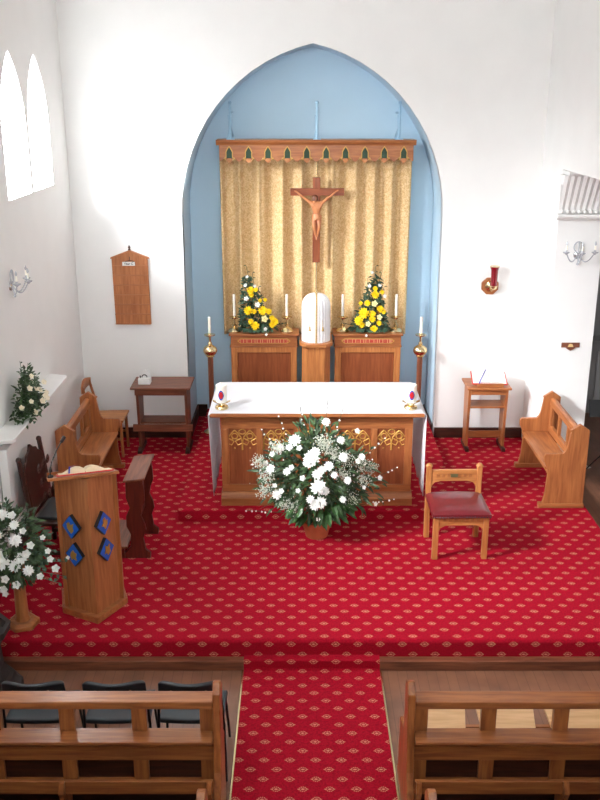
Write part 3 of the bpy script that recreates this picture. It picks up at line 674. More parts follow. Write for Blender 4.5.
# cloth: top sheet and two falls
def cloth(u, v):
    # u across (fall, top, fall), v depth
    LF = 0.86; W = 2.08; tot = 2*LF + W; s = u*tot
    y = 8.362 + 1.01*v; zt = 1.1015
    if s < LF: x = -W/2 - 0.006 - 0.004*math.sin(v*22)*(1-s/LF) + 0.035*(1-s/LF); z = zt - (LF - s) + 0.012*math.sin(v*38)*(1-s/LF) + 0.05*v*(1-s/LF)
    elif s < LF + W: x = -W/2 + (s-LF); z = zt + 0.001
    else: k = (s-LF-W)/LF; x = W/2 + 0.006 + 0.004*math.sin(v*22)*k - 0.0*k; z = zt - (s-LF-W) + 0.012*math.sin(v*38)*k + 0.05*v*k
    return (AC + x, y, z)
o = MB().grid(cloth, 86, 40).build('altar_cloth', LINEN, smooth=True, angle=50)
sm = o.modifiers.new('thickness', 'SOLIDIFY'); sm.thickness = 0.004; sm.offset = 1
tag(o, 'long white linen cloth covering the altar top and hanging at both ends', 'altar cloth')

def altar_candle(x, label):
    t = thing('altar_candle', label, 'candle', (x, 8.50, 1.1065), 0, 'pillar candles on the altar')
    MB().lathe([(0.0, 0), (0.06, 0.0), (0.066, 0.015), (0.058, 0.03), (0.03, 0.042), (0.026, 0.055), (0.05, 0.062), (0.052, 0.07), (0.0, 0.07)], n=20).build('holder', BRASS, t, smooth=True)
    for s in (-1, 1):
        MB().add([(s*0.03, -0.02, 0.058), (s*0.085, -0.012, 0.082), (s*0.085, 0.012, 0.086), (s*0.03, 0.02, 0.062), (s*0.03, -0.02, 0.052), (s*0.085, -0.012, 0.076), (s*0.085, 0.012, 0.08), (s*0.03, 0.02, 0.056)],
                 [(0,1,2,3), (7,6,5,4), (0,4,5,1), (1,5,6,2), (2,6,7,3), (3,7,4,0)]).build('leaf_arm', BRASS, t)
    cd = MB().lathe([(0.0, 0.071), (0.052, 0.071), (0.053, 0.24), (0.047, 0.246), (0.0, 0.24)], n=26).build('candle', WAX, t, smooth=True)
    MB().tube([(0, 0, 0.238), (0.001, 0, 0.258)], 0.002, 5).build('wick', INK, cd)
    def decal(s, r0):
        m = MB(); pts = []
        for i in range(20):
            a = 2*PI*i/20; pts.append((s*0.030*math.cos(a)*(1-0.25*abs(math.sin(a))), 0.15 + s*0.05*math.sin(a)))
        vs = [(r0*math.sin(p/0.053), -r0*math.cos(p/0.053), z) for p, z in pts]
        return m.add([(0, -r0, 0.15)] + vs, [(0, 1+i, 1+(i+1) % 20) for i in range(20)])
    e = decal(1.0, 0.0535).build('emblem', BLUEEN, cd)
    decal(0.74, 0.0542).build('emblem_centre', REDINK, cd)
altar_candle(-0.76, 'white pillar candle with red and blue emblem, left end of altar')
altar_candle(1.075, 'white pillar candle with red and blue emblem, right end of altar')

# ================================================================== flowers
def bloom_mesh(kind, mat, seed):
    rnd = random.Random(seed); mb = MB()
    if kind == 'mum':
        for ring, (nr, tilt, ln) in enumerate(((12, 0.15, 1.0), (11, 0.55, 0.92), (9, 0.95, 0.8), (6, 1.3, 0.6))):
            for i in range(nr):
                a = 2*PI*i/nr + ring*0.3 + rnd.uniform(-0.1, 0.1); tl = tilt + rnd.uniform(-0.12, 0.12)
                d = Vector((math.cos(a)*math.cos(tl), math.sin(a)*math.cos(tl), math.sin(tl)))
                mb.leaf(d*0.1, d, (0, 0, 1), ln*0.95, 0.42, curl=-0.12)
        mb.ball((0, 0, 0.15), 0.42, 6)
    else:
        for ring, (nr, tilt, ln) in enumerate(((5, 0.35, 1.0), (5, 0.8, 0.95), (4, 1.15, 0.85))):
            for i in range(nr):
                a = 2*PI*i/nr + ring*0.6
                d = Vector((math.cos(a)*math.cos(tilt), math.sin(a)*math.cos(tilt), math.sin(tilt)))
                mb.leaf(d*0.08, d, (0, 0, 1), ln, 0.85, curl=-0.25)
        mb.ball((0, 0, 0.3), 0.36, 6)
    me = bpy.data.meshes.new('bloom'); me.from_pydata(mb.v, [], mb.f); me.materials.append(mat); me.update()
    return me
BL = {'w': bloom_mesh('mum', WHITEP, 1), 'y': bloom_mesh('mum', YELP, 2), 'c': bloom_mesh('rose', CREAMP, 3), 'wr': bloom_mesh('rose', WHITEP, 4), 'p': bloom_mesh('rose', PEACHP, 5)}
def bloom(parent, kind, p, r, facing):
    o = bpy.data.objects.new('bloom', BL[kind]); COL.objects.link(o); o.parent = parent
    o.location = p; o.rotation_euler = Vector(facing).to_track_quat('Z', 'Y').to_euler(); o.scale = (r, r, r)
    o['label'] = {'w': 'white ruffled flower', 'y': 'yellow chrysanthemum', 'c': 'cream rose', 'wr': 'white open flower', 'p': 'pale peach rose'}[kind]
    return o
def ellipsoid_foliage(rnd, mb, c, rad, n, ln, wd, zmin=None, front=True):
    for _ in range(n):
        while True:
            d = Vector((rnd.gauss(0, 1), rnd.gauss(0, 1), rnd.gauss(0, 1))).normalized()
            if (not front or d.y < 0.5): break
        k = rnd.uniform(0.45, 0.98)
        p = Vector((c[0]+d.x*rad[0]*k, c[1]+d.y*rad[1]*k, c[2]+d.z*rad[2]*k))
        if zmin is not None and p.z < zmin: continue
        dd = (d + Vector((rnd.uniform(-.6, .6), rnd.uniform(-.6, .6), rnd.uniform(-.6, .6)))).normalized()
        l = ln*rnd.uniform(0.6, 1.3)
        mb.leaf(p, dd, (rnd.uniform(-.4, .4), -0.7, 1), l, wd*rnd.uniform(0.7, 1.2))

# large white arrangement before the altar
fa = thing('flower_arrangement', 'large arrangement of white flowers in a pot before the altar', 'flower arrangement', (0.160, 8.0, 0.0), 0, 'church flower arrangements')
MB().lathe([(0.0, 0), (0.105, 0.0), (0.125, 0.08), (0.15, 0.14), (0.155, 0.17), (0.145, 0.17), (0.12, 0.09), (0.0, 0.09)], n=22).build('terracotta_pot', TERRA, fa, smooth=True)
rnd = random.Random(7)
fm = MB(); ellipsoid_foliage(rnd, fm, (0, 0.0, 0.60), (0.50, 0.32, 0.38), 760, 0.11, 0.034, zmin=0.24)
ellipsoid_foliage(rnd, fm, (0, 0.0, 0.60), (0.66, 0.34, 0.46), 150, 0.10, 0.028, zmin=0.3)
ellipsoid_foliage(rnd, fm, (0, 0.0, 0.82), (0.30, 0.2, 0.34), 240, 0.10, 0.03)
for i in range(60):
    a = rnd.uniform(PI*0.97, 2.03*PI); fm.leaf((0.1*math.cos(a), 0.1*math.sin(a), rnd.uniform(0.3, 0.5)), (math.cos(a), math.sin(a)*0.7, rnd.uniform(0.1, 0.9)), (0, 0, 1), rnd.uniform(0.3, 0.5), 0.024)
fm.build('foliage', LEAF, fa)
fb = MB()
for i in range(70):
    a = rnd.uniform(PI*1.02, PI*1.98); z = rnd.uniform(0.26, 0.50); r_ = 0.14 + 0.6*(z-0.24) + rnd.uniform(-0.04, 0.05)
    fb.leaf((r_*math.cos(a)*1.1, r_*math.sin(a), z), (math.cos(a), math.sin(a)*0.7, -0.45), (0, -0.5, 1), rnd.uniform(0.12, 0.17), 0.06, 0.12)
fb.build('broad_leaves', LEAFB, fa)
sg = MB(); bud = MB()
for (ex, ez, ey) in ((-0.66, 0.30, -0.1), (-0.52, 1.08, 0.0), (-0.16, 1.28, 0.05), (0.62, 1.0, -0.05), (0.72, 0.42, -0.1), (0.24, 1.3, 0.0), (-0.6, 0.75, -0.05), (0.5, 0.86, -0.2), (-0.36, 1.2, 0.0), (0.1, 1.36, 0.06), (0.75, 0.7, 0.0), (-0.42, 0.98, -0.1)):
    path = [(0, 0, 0.2)] + [(ex*t, ey*t, 0.2 + (ez-0.2)*t**0.8) for t in (0.35, 0.7, 1.0)]
    sg.tube(path, 0.003, 5)
    for q in range(6):
        t = 0.66 + 0.34*q/5 + rnd.uniform(-.015, .015)
        bud.ball((ex*t + rnd.uniform(-.008, .008), ey*t - 0.008, 0.2 + (ez-0.2)*t**0.8 + rnd.uniform(-.008, .008)), rnd.uniform(0.006, 0.01), 5)
sg.build('budded_twigs', STEM, fa)
ob = bud.build('white_buds', WHITEP, fa); ob['kind'] = 'stuff'
gy = MB()
for (cx, cz) in ((0.66, 0.72), (-0.2, 1.02), (0.24, 1.02), (0.42, 0.88), (0.38, 0.74), (-0.12, 0.46), (-0.30, 0.72), (-0.36, 0.86), (0.56, 0.80), (0.58, 0.64), (0.2, 1.08), (-0.02, 0.44), (0.48, 0.48), (-0.32, 0.58), (0.30, 0.95)):
    for _ in range(130):
        d = Vector((rnd.gauss(0, .036), rnd.gauss(0, .03), rnd.gauss(0, .03)))
        yy = -0.30*math.sqrt(max(0.05, 1 - (cx/0.65)**2)) - 0.02
        gy.box(cx-0.165*0+d.x-0.0035-0.165, cx+d.x+0.0035-0.165, yy+d.y-0.003, yy+d.y+0.003, cz+d.z-0.0035, cz+d.z+0.0035)
g_ = gy.build('gypsophila', GYPS, fa); g_['kind'] = 'stuff'
for (x, z, r_) in [(0.11, 0.92, 0.075), (0.17, 0.66, 0.075), (0.24, 1.2, 0.042), (-0.04, 1.06, 0.058), (-0.17, 0.98, 0.042), (-0.26, 0.79, 0.046), (0.26, 0.85, 0.046), (0.39, 0.92, 0.046), (0.16, 0.78, 0.05), (-0.2, 0.56, 0.05), (0.19, 0.51, 0.058), (0.31, 0.77, 0.034), (0.43, 0.71, 0.038), (0.39, 0.53, 0.034), (0.37, 1.06, 0.038), (0.52, 1.1, 0.03), (0.56, 0.9, 0.034), (0.52, 0.87, 0.03), (0.73, 0.66, 0.03), (0.03, 0.74, 0.03), (-0.11, 0.79, 0.038), (0.7, 0.39, 0.026), (-0.01, 0.62, 0.026), (0.58, 0.62, 0.023), (0.17, 0.33, 0.023), (-0.09, 1.0, 0.034), (0.0, 1.0, 0.03), (0.08, 0.88, 0.05), (-0.07, 0.83, 0.03), (0.14, 0.97, 0.05), (0.14, 0.48, 0.05), (-0.24, 0.92, 0.03), (0.2, 0.82, 0.04), (0.23, 0.62, 0.04), (-0.3, 0.83, 0.03), (-0.16, 0.60, 0.03), (0.1, 0.54, 0.04), (-0.22, 0.64, 0.03)]:
    lx = x - 0.165; q = max(0.0, 1 - (lx/0.6)**2 - ((z-0.62)/0.62)**2)
    y = -0.06 - 0.32*math.sqrt(q)
    bloom(fa, 'w' if r_ > 0.032 else 'wr', (lx, y, z), r_*1.06, (lx*0.9, -0.75, (z-0.45)*0.9+0.2))

def reredos_flowers(cx, label, blooms_, lean, tail):
    t = thing('flower_arrangement', label, 'flower arrangement', (cx, 10.99, 1.261), 0, 'church flower arrangements')
    MB().lathe([(0.0, 0), (0.08, 0.0), (0.095, 0.045), (0.088, 0.045), (0.07, 0.02), (0, 0.02)], n=16).build('dish', DKGREEN, t, smooth=True)
    rnd = random.Random(int(cx*77) + 500); m = MB()
    for _ in range(560):
        z = rnd.uniform(0.03, 0.68)**1.0; z = min(z, rnd.uniform(0.03, 0.75))
        hwid = 0.205*(1-z/0.80)
        x = rnd.uniform(-hwid, hwid) + lean*z; y = rnd.uniform(-0.11, 0.05)*(1-z/0.9)
        m.leaf((x, y, z), (x*3+rnd.uniform(-.5, .5), -0.4+rnd.uniform(-.5, .5), rnd.uniform(-0.3, 1)), (0, -0.4, 1), rnd.uniform(0.04, 0.085), 0.034)
    for _ in range(60):
        a = rnd.uniform(PI, 2*PI); m.leaf((0.14*math.cos(a)*1.4, 0.1*math.sin(a), 0.05), (math.cos(a), math.sin(a), -0.12), (0, 0, 1), 0.09, 0.035)
    m.build('foliage', LEAF2, t)
    s = MB()
    for (ex, ez) in ((lean*0.75, 0.80), (lean*0.75+0.07, 0.72), (lean*0.6-0.08, 0.66), (lean*0.6+0.12, 0.55), (tail, 0.10)):
        s.tube([(0, 0, 0.05), (ex*0.5, -0.03, 0.05+(ez-0.05)*0.55), (ex, -0.02, ez)], 0.003, 5)
        for q in range(6):
            k = 0.5+0.1*q
            s.leaf((ex*k, -0.03, 0.05+(ez-0.05)*k), (rnd.choice((-1, 1)), -0.3, 0.4), (0, -0.5, 1), 0.035, 0.022)
    s.build('sprays', LEAF, t)
    for (x, z, r_, k) in blooms_:
        lz = z - 1.285
        y = -0.11*(1-max(0, lz)/0.9) - 0.03
        if lz < 0.03: y = -0.17
        bloom(t, {'w': 'wr', 'y': 'y', 'c': 'c'}[k], ((x-cx)*1.01, y, lz), r_*1.15, ((x-cx)*1.5, -0.8, 0.25+lz*0.4))
reredos_flowers(-0.52, 'yellow and cream flower arrangement on the left reredos cabinet', [(-0.63, 1.96, 0.02, 'w'), (-0.65, 1.86, 0.024, 'w'), (-0.54, 1.85, 0.02, 'w'), (-0.59, 1.8, 0.044, 'y'), (-0.53, 1.81, 0.03, 'y'), (-0.58, 1.75, 0.031, 'y'), (-0.64, 1.7, 0.031, 'w'), (-0.51, 1.63, 0.034, 'w'), (-0.48, 1.68, 0.024, 'y'), (-0.42, 1.69, 0.024, 'y'), (-0.62, 1.56, 0.052, 'y'), (-0.55, 1.55, 0.03, 'y'), (-0.45, 1.56, 0.055, 'y'), (-0.38, 1.55, 0.036, 'y'), (-0.43, 1.46, 0.043, 'c'), (-0.34, 1.47, 0.034, 'y'), (-0.31, 1.43, 0.045, 'y'), (-0.34, 1.39, 0.036, 'y'), (-0.59, 1.43, 0.034, 'y'), (-0.54, 1.38, 0.05, 'y'), (-0.42, 1.34, 0.024, 'w'), (-0.41, 1.28, 0.019, 'w'), (-0.19, 1.33, 0.03, 'c')], -0.16, 0.36)
reredos_flowers(0.845, 'yellow and cream flower arrangement on the right reredos cabinet', [(0.86, 2.01, 0.02, 'w'), (0.83, 1.85, 0.024, 'w'), (0.95, 1.86, 0.024, 'w'), (0.9, 1.82, 0.03, 'y'), (0.9, 1.75, 0.046, 'y'), (0.98, 1.78, 0.027, 'y'), (1.01, 1.73, 0.024, 'w'), (0.73, 1.65, 0.024, 'y'), (0.81, 1.65, 0.036, 'y'), (0.89, 1.64, 0.04, 'c'), (0.77, 1.53, 0.062, 'y'), (0.87, 1.52, 0.043, 'y'), (0.87, 1.46, 0.04, 'y'), (0.96, 1.58, 0.042, 'y'), (1.0, 1.55, 0.031, 'y'), (0.95, 1.48, 0.036, 'c'), (0.95, 1.41, 0.031, 'y'), (0.71, 1.44, 0.053, 'y'), (0.75, 1.39, 0.034, 'y'), (0.82, 1.40, 0.034, 'c'), (0.89, 1.34, 0.046, 'y'), (0.54, 1.34, 0.024, 'c'), (0.80, 1.27, 0.017, 'w')], 0.08, -0.34)

lf = thing('flower_arrangement', 'small arrangement of cream roses on the white wall shelf', 'flower arrangement', (-2.48, 7.95, 1.2505), 0, 'church flower arrangements')
lf.scale = (0.9, 0.9, 0.8)
MB().lathe([(0.0, 0), (0.06, 0.0), (0.075, 0.05), (0.068, 0.05), (0.05, 0.02), (0, 0.02)], n=14).build('dish', DKGREEN, lf, smooth=True)
m = MB(); rnd = random.Random(3)
for _ in range(620):
    z = min(rnd.uniform(-0.02, 0.5), rnd.uniform(0.02, 0.55)); hw_ = 0.33*(1-z/0.66)
    y = rnd.uniform(-hw_, hw_)*1.0; x = rnd.uniform(-0.08, 0.13)*(1-z/0.8)
    m.leaf((x, y, z), (rnd.uniform(-.3, .8), y*4+rnd.uniform(-.6, .6), rnd.uniform(-.2, 1)), (0.4, -.3, 1), rnd.uniform(.04, .09), .032)
m.build('foliage', LEAF, lf)
m = MB()
for (ex, ey, ez) in ((-0.02, -0.02, 0.62), (0.02, 0.1, 0.56), (0.0, -0.1, 0.55), (0.14, 0.30, 0.12), (0.06, 0.26, 0.38), (0.12, 0.2, 0.05)):
    m.tube([(0, 0, 0.04), (ex*0.5, ey*0.6, ez*0.6), (ex, ey, ez)], 0.0025, 5)
    for q in range(5):
        k = 0.55+0.1*q; m.leaf((ex*k, ey*k*1.1, 0.04+(ez-0.04)*k), (0.5, rnd.uniform(-1, 1), 0.5), (1, 0, 1), 0.04, 0.016)
m.build('sprays', LEAF2, lf)
for (x, y, z, r_) in ((0.05, -0.04, 0.45, 0.03), (0.08, -0.2, 0.22, 0.03), (0.1, 0.16, 0.3, 0.034), (0.1, 0.22, 0.08, 0.03), (0.04, -0.10, 0.33, 0.036), (0.0, -0.26, 0.17, 0.034), (0.08, -0.12, 0.06, 0.036), (0.13, -0.02, 0.15, 0.038), (0.06, 0.05, 0.27, 0.036), (0.12, 0.10, 0.16, 0.036), (0.02, 0.02, 0.36, 0.03), (0.1, 0.2, 0.16, 0.034), (0.13, 0.14, 0.12, 0.03), (0.08, 0.1, 0.23, 0.03)):
    bloom(lf, 'p', (x+0.03, y*1.15, z), r_*1.15, (0.8, -0.5, 0.5))

# flower pedestal at the far left
ps = thing('flower_pedestal', 'turned wooden flower pedestal on hexagonal base at the chancel step', 'pedestal', (-2.2, 6.42, 0.0005))
MB().lathe([(0.0, 0), (0.13, 0.0), (0.13, 0.035), (0.10, 0.055), (0.0, 0.055)], n=6, rot=0.3).build('base', wood('oak', 'x'), ps, bevel=0.004)
MB().lathe([(0.06, 0.055), (0.05, 0.09), (0.045, 0.3), (0.05, 0.52)], n=16).build('column', wood('oak', 'z'), ps, smooth=True)
MB().lathe([(0.05, 0.52), (0.12, 0.54), (0.12, 0.56), (0.0, 0.56)], n=16).build('top', wood('oak', 'x'), ps, smooth=True)
pf = thing('flower_arrangement', 'white flower arrangement standing on the wooden pedestal at far left', 'flower arrangement', (-2.235, 6.42, 0.5605), 0, 'church flower arrangements')
MB().lathe([(0.0, 0), (0.09, 0.0), (0.11, 0.06), (0.10, 0.06), (0.08, 0.02), (0, 0.02)], n=16).build('dish', DKGREEN, pf, smooth=True)
m = MB(); rnd = random.Random(11)
ellipsoid_foliage(rnd, m, (0.0, 0, 0.13), (0.27, 0.26, 0.33), 760, 0.08, 0.03)
m.build('foliage', LEAF, pf)
m = MB()
for (ex, ez) in ((0.46, 0.06), (0.42, -0.06), (0.34, 0.3), (0.2, 0.52), (0.05, 0.6), (0.36, 0.16), (-0.12, 0.5), (0.38, -0.12)):
    m.tube([(0, 0, 0.06), (ex*0.5, -0.1, 0.06+(ez-0.06)*0.7), (ex, -0.12, ez)], 0.0025, 5)
    for q in range(5):
        k = 0.6+0.1*q; m.leaf((ex*k, -0.11, 0.06+(ez-0.06)*k), (rnd.uniform(-1, 1), -0.3, rnd.uniform(-1, 1)), (0, -1, 1), 0.04, 0.025)
m.build('sprays', LEAF2, pf)
for (x, z, r_) in [(-2.22, 1.04, 0.04), (-2.12, 0.86, 0.042), (-2.09, 0.72, 0.04), (-2.05, 0.61, 0.036), (-2.23, 0.71, 0.06), (-2.26, 0.76, 0.04), (-2.14, 0.66, 0.04), (-2.22, 0.55, 0.03), (-2.07, 0.92, 0.025), (-1.94, 0.85, 0.02), (-1.91, 0.74, 0.022), (-1.9, 0.67, 0.025), (-1.88, 0.57, 0.03), (-2.15, 0.49, 0.03), (-2.25, 0.45, 0.03), (-2.02, 0.81, 0.028), (-2.15, 1.03, 0.03), (-1.98, 0.54, 0.026), (-2.25, 0.9, 0.035), (-2.13, 0.97, 0.032), (-2.25, 0.4, 0.024), (-1.8, 0.62, 0.016), (-2.05, 0.75, 0.03), (-2.3, 0.98, 0.04), (-2.38, 0.8, 0.045), (-2.36, 0.62, 0.04), (-2.45, 0.7, 0.035)]:
    lx = x + 0.03 + 2.27 - 0.02; q = max(0.0, 1 - (lx/0.45)**2 - ((z-0.7)/0.42)**2)
    bloom(pf, 'w' if r_ > 0.03 else 'wr', (lx-0.035, -0.05-0.22*math.sqrt(q), z-0.561), r_*1.25, (lx, -0.7, 0.4+(z-0.7)))

# ================================================================== furniture
def bench(label, loc, rotz):
    t = thing('oak_bench', label, 'bench', loc, rotz, 'short oak sanctuary benches')   # sits facing local +X
    Ln = 1.12; Hh = Ln/2
    prof = [(-0.215, 0.04), (0.2, 0.04), (0.175, 0.16), (0.165, 0.40), (0.21, 0.50), (0.215, 0.56), (0.20, 0.585), (0.03, 0.59), (0.005, 0.615), (-0.01, 0.66), (-0.035, 0.82), (-0.02, 0.835), (-0.06, 0.86), (-0.12, 0.90), (-0.18, 0.86), (-0.215, 0.835)]
    for s in (-1, 1):
        y = s*(Hh-0.02)
        e = MB().prism(prof, 'y', y-0.02, y+0.02).build('end_panel', wood('oak', 'z'), t, bevel=0.004)
        MB().box(-0.225, 0.235, y-0.035, y+0.035, 0.0005, 0.05).build('foot', wood('oak', 'x'), e, bevel=0.006)
    a, b = -Hh+0.041, Hh-0.041
    MB().box(-0.10, 0.19, a, b, 0.41, 0.435).build('seat', wood('oak', 'y'), t, bevel=0.004)
    MB().box(0.12, 0.14, a, b, 0.33, 0.409).build('seat_apron', wood('oak', 'y'), t)
    MB().prism([(-0.15, 0.74), (-0.10, 0.74), (-0.10, 0.81), (-0.12, 0.83), (-0.15, 0.83)], 'y', a, b).build('top_rail', wood('oak', 'y'), t, bevel=0.003)
    MB().box(-0.14, -0.105, a, b, 0.436, 0.52).build('lower_rail', wood('oak', 'y'), t)
    for yy, wd in ((a+0.035, 0.035), (-0.17, 0.025), (0.17, 0.025), (b-0.035, 0.035)):
        MB().box(-0.138, -0.107, yy-wd, yy+wd, 0.5205, 0.7395).build('back_stile', wood('oak', 'z'), t)
    return t
bench('oak bench with open back against the left wall', (-2.215, 9.15, 0), 0)
bench('oak bench with open back at the right edge of the carpet', (2.665, 9.17, 0), PI)

# simple wooden chair behind the left bench
ch = thing('wooden_chair', 'wooden chair with curved top rail in the left corner', 'chair', (-2.225, 10.17, 0))
for x, y in ((0.17, -0.17), (0.17, 0.17), (-0.17, -0.17), (-0.17, 0.17)):
    MB().tube([(x, y, 0), (x*0.95, y*0.95, 0.43)], [0.016, 0.02], 8).build('leg', wood('oak', 'z'), ch, smooth=True)
MB().prism([(0.2, -0.2), (0.2, 0.2), (-0.19, 0.18), (-0.19, -0.18)], 'z', 0.431, 0.455).build('seat', wood('oakpale', 'x'), ch, bevel=0.006)
for y in (-0.16, 0.16):
    MB().tube([(-0.17, y, 0.455), (-0.2, y*1.03, 0.65), (-0.245, y*1.05, 0.84)], 0.016, 8).build('back_post', wood('oak', 'z'), ch, smooth=True)
def crest(u, v):
    y = -0.21 + 0.42*u; return (-0.262 - 0.05*math.sin(PI*u)*0 + 0.02*(1-math.sin(PI*u)), y, 0.78 + 0.10*v*(0.75+0.35*math.sin(PI*u)))
o = MB().grid(crest, 12, 3).build('top_rail', wood('oak', 'y'), ch, smooth=True); q = o.modifiers.new('t', 'SOLIDIFY'); q.thickness = 0.022; q.offset = 0
MB().box(-0.15, 0.15, -0.16, -0.145, 0.2, 0.225).box(-0.15, 0.15, 0.145, 0.16, 0.2, 0.225).build('stretcher', wood('oak', 'x'), ch)

# credence table, left
cl = thing('side_table', 'dark oak side table with lower shelf against the back wall at left', 'table', (-1.60, 10.30, 0.0))
cl.scale = (1, 1, 0.96)
W = 'mahog'
MB().box(-0.345, 0.345, -0.24, 0.22, 0.83, 0.855).build('table_top', wood(W, 'x'), cl, bevel=0.005)
for y_ in (-0.20, 0.16): MB().box(-0.30, 0.30, y_, y_+0.02, 0.75, 0.829).build('apron', wood(W, 'x'), cl)
for s in (-1, 1):
    lp = MB().prism([(-0.12, 0.05), (0.12, 0.05), (0.14, 0.35), (0.175, 0.829), (-0.175, 0.829), (-0.14, 0.35)], 'x', s*0.28-0.015, s*0.28+0.015).build('end_panel', wood(W, 'z'), cl, bevel=0.003)
    MB().prism([(-0.2, 0.0005), (0.2, 0.0005), (0.2, 0.03), (0.13, 0.055), (-0.13, 0.055), (-0.2, 0.03)], 'x', s*0.28-0.025, s*0.28+0.025).build('foot', wood('dark', 'y'), lp)
MB().box(-0.264, 0.264, -0.12, 0.13, 0.36, 0.38).build('shelf', wood(W, 'x'), cl)
MB().box(-0.35, 0.35, -0.15, -0.125, 0.27, 0.36).build('stretcher', wood(W, 'x'), cl, bevel=0.004)
# small white box on it
wb = thing('white_box', 'small white box with rounded lid on the left side table', 'box', (-1.80, 10.24, 0.8225))
MB().box(-0.07, 0.07, -0.05, 0.06, 0.0, 0.07).build('tray', GLOSSW, wb, bevel=0.006)
MB().prism([(-0.03, 0.0705)] + [(0.022+0.045*math.cos(R(a))*1.1, 0.11+0.05*math.sin(R(a))) for a in range(180, -1, -20)][0:0] + [(-0.028, 0.12), (-0.015, 0.145), (0.02, 0.16), (0.05, 0.145), (0.065, 0.12), (0.065, 0.0705)], 'y', 0.0, 0.055).build('rounded_lid', GLOSSW, wb, bevel=0.004)
MB().tube([(0.0+0.03*math.cos(R(a)), -0.003, 0.075+0.03*math.sin(R(a))) for a in range(0, 181, 20)], 0.006, 6).box(-0.055, -0.04, -0.012, -0.002, 0.071, 0.095).build('dark_handle', INK, wb)

# credence table, right, with book on stand
cr2 = thing('side_table', 'light oak side table with shelf against the back wall at right', 'table', (2.185, 10.33, 0.0))
W = 'oak'
MB().box(-0.255, 0.255, -0.20, 0.22, 0.77, 0.795).build('table_top', wood(W, 'x'), cr2, bevel=0.005)
MB().box(-0.20, 0.20, -0.15, -0.135, 0.70, 0.769).build('apron', wood(W, 'x'), cr2)
for s in (-1, 1):
    lp = MB().prism([(-0.10, 0.04), (0.10, 0.04), (0.12, 0.4), (0.15, 0.769), (-0.15, 0.769), (-0.12, 0.4)], 'x', s*0.215-0.015, s*0.215+0.015).build('end_panel', wood(W, 'z'), cr2, bevel=0.003)
    MB().box(s*0.215-0.02, s*0.215+0.02, -0.17, 0.17, 0.0005, 0.045).build('foot', wood('dark', 'y'), lp, bevel=0.004)
MB().box(-0.199, 0.199, -0.13, 0.13, 0.53, 0.55).build('shelf', wood(W, 'x'), cr2)
MB().box(-0.199, 0.199, -0.02, 0.0, 0.13, 0.21).build('stretcher', wood(W, 'x'), cr2)
bs = thing('book_stand', 'low wooden book rest on the right side table', 'book stand', (2.20, 10.33, 0.7955), 0)
MB().prism([(-0.15, 0.0), (0.12, 0.0), (0.12, 0.095), (-0.15, 0.018)], 'x', -0.15, 0.15).build('slope', wood('oak', 'x'), bs, bevel=0.003)
MB().box(-0.15, 0.15, -0.172, -0.152, 0.0, 0.045).build('ledge', wood('oak', 'x'), bs, bevel=0.003)
def book(label, loc, rot, W=0.21, H=0.26, pages=PAPER, cover=REDCOVER, rib=RIBBON, TH=0.028):
    t = thing('open_book', label, 'book', loc); t.rotation_euler = rot      # spine along local Y
    MB().box(-W-0.012, W+0.012, -H/2-0.012, H/2+0.012, -0.004, 0.005).build('cover', cover, t)
    for s in (-1, 1):
        def fn(u, v, s=s):
            return (s*(0.002 + (W-0.002)*u), -H/2 + H*v, 0.0055 + TH*math.sin(PI*min(1, u*1.1+0.12))**0.8*(1-0.55*u) + 0.004)
        mb = MB().grid(fn, 12, 2); n0 = len(mb.v)
        top = [mb.v[i] for i in range(n0)]
        k = 13
        for j in (0, 2):
            ring = top[j*k:(j+1)*k]; mb.add(ring + [(p[0], p[1], 0.0055) for p in ring], [(i, i+1, k+i+1, k+i) for i in range(k-1)])
        e = [top[j*k+k-1] for j in range(3)]; mb.add(e + [(p[0], p[1], 0.0055) for p in e], [(0, 1, 4, 3), (1, 2, 5, 4)])
        mb.build('page_block', pages, t, smooth=True)
    MB().grid(lambda u, v: (-0.03 + 0.012*u - 0.10*v, H/2 - (H+0.03)*v, 0.010 + TH + 0.004*math.sin(3*v) - TH*max(0, v-0.93)/0.07), 1, 12).build('ribbon', rib, t)
    return t
book('open white paged missal with red edges on the wooden book rest', (2.20, 10.31, 0.866), (R(16), 0, R(-4)), 0.19, 0.25)

# lectern (ambo)
lc = thing('lectern', 'oak lectern with two angled faces and four blue diamond emblems', 'lectern', (-1.66, 6.68, 0.0), 0)
def LL(x, y): return (x + 1.66, y - 6.68)
F0, FL, FR = LL(-1.62, 6.475), LL(-1.885, 6.615), LL(-1.475, 6.745)
BLp, BRp = LL(-1.95, 6.86), LL(-1.56, 6.99)
body = [FL, F0, FR, BRp, BLp]
n_ = len(body); zt_ = [1.19, 1.23, 1.19, 1.09, 1.09]
mb = MB().add([(x, y, 0.055) for x, y in body] + [(x, y, z) for (x, y), z in zip(body, zt_)], [(4, 3, 2, 1, 0), (5, 6, 7, 8, 9)] + [(i, (i+1) % 5, 5+(i+1) % 5, 5+i) for i in range(5)])
mb.build('body', wood('lectern', 'z'), lc, bevel=0.003)
cxy = Vector((sum(p[0] for p in body)/5, sum(p[1] for p in body)/5))
bp_ = [tuple(cxy + (Vector(p)-cxy)*1.22) for p in body]
MB().prism(bp_, 'z', 0.0005, 0.055).build('base', wood('oak', 'x'), lc, bevel=0.006)
for p in (FL, FR):
    q = cxy + (Vector(p)-cxy)*1.03
    MB().box(q.x-0.016, q.x+0.016, q.y-0.016, q.y+0.016, 0.0555, 1.16).build('corner_strip', wood('oak', 'z'), lc, bevel=0.003)
ax = Vector((-0.30, 0.955)).normalized(); rt = Vector((ax.y, -ax.x))     # axis to the back, right
def DK(a, b, z): p = Vector(F0) + rt*a + ax*b; return (p.x, p.y, z)
def desk_z(b): return 1.255 - 0.36*b
pl4 = [(-0.285, -0.005), (0.245, -0.005), (0.245, 0.42), (-0.285, 0.42)]
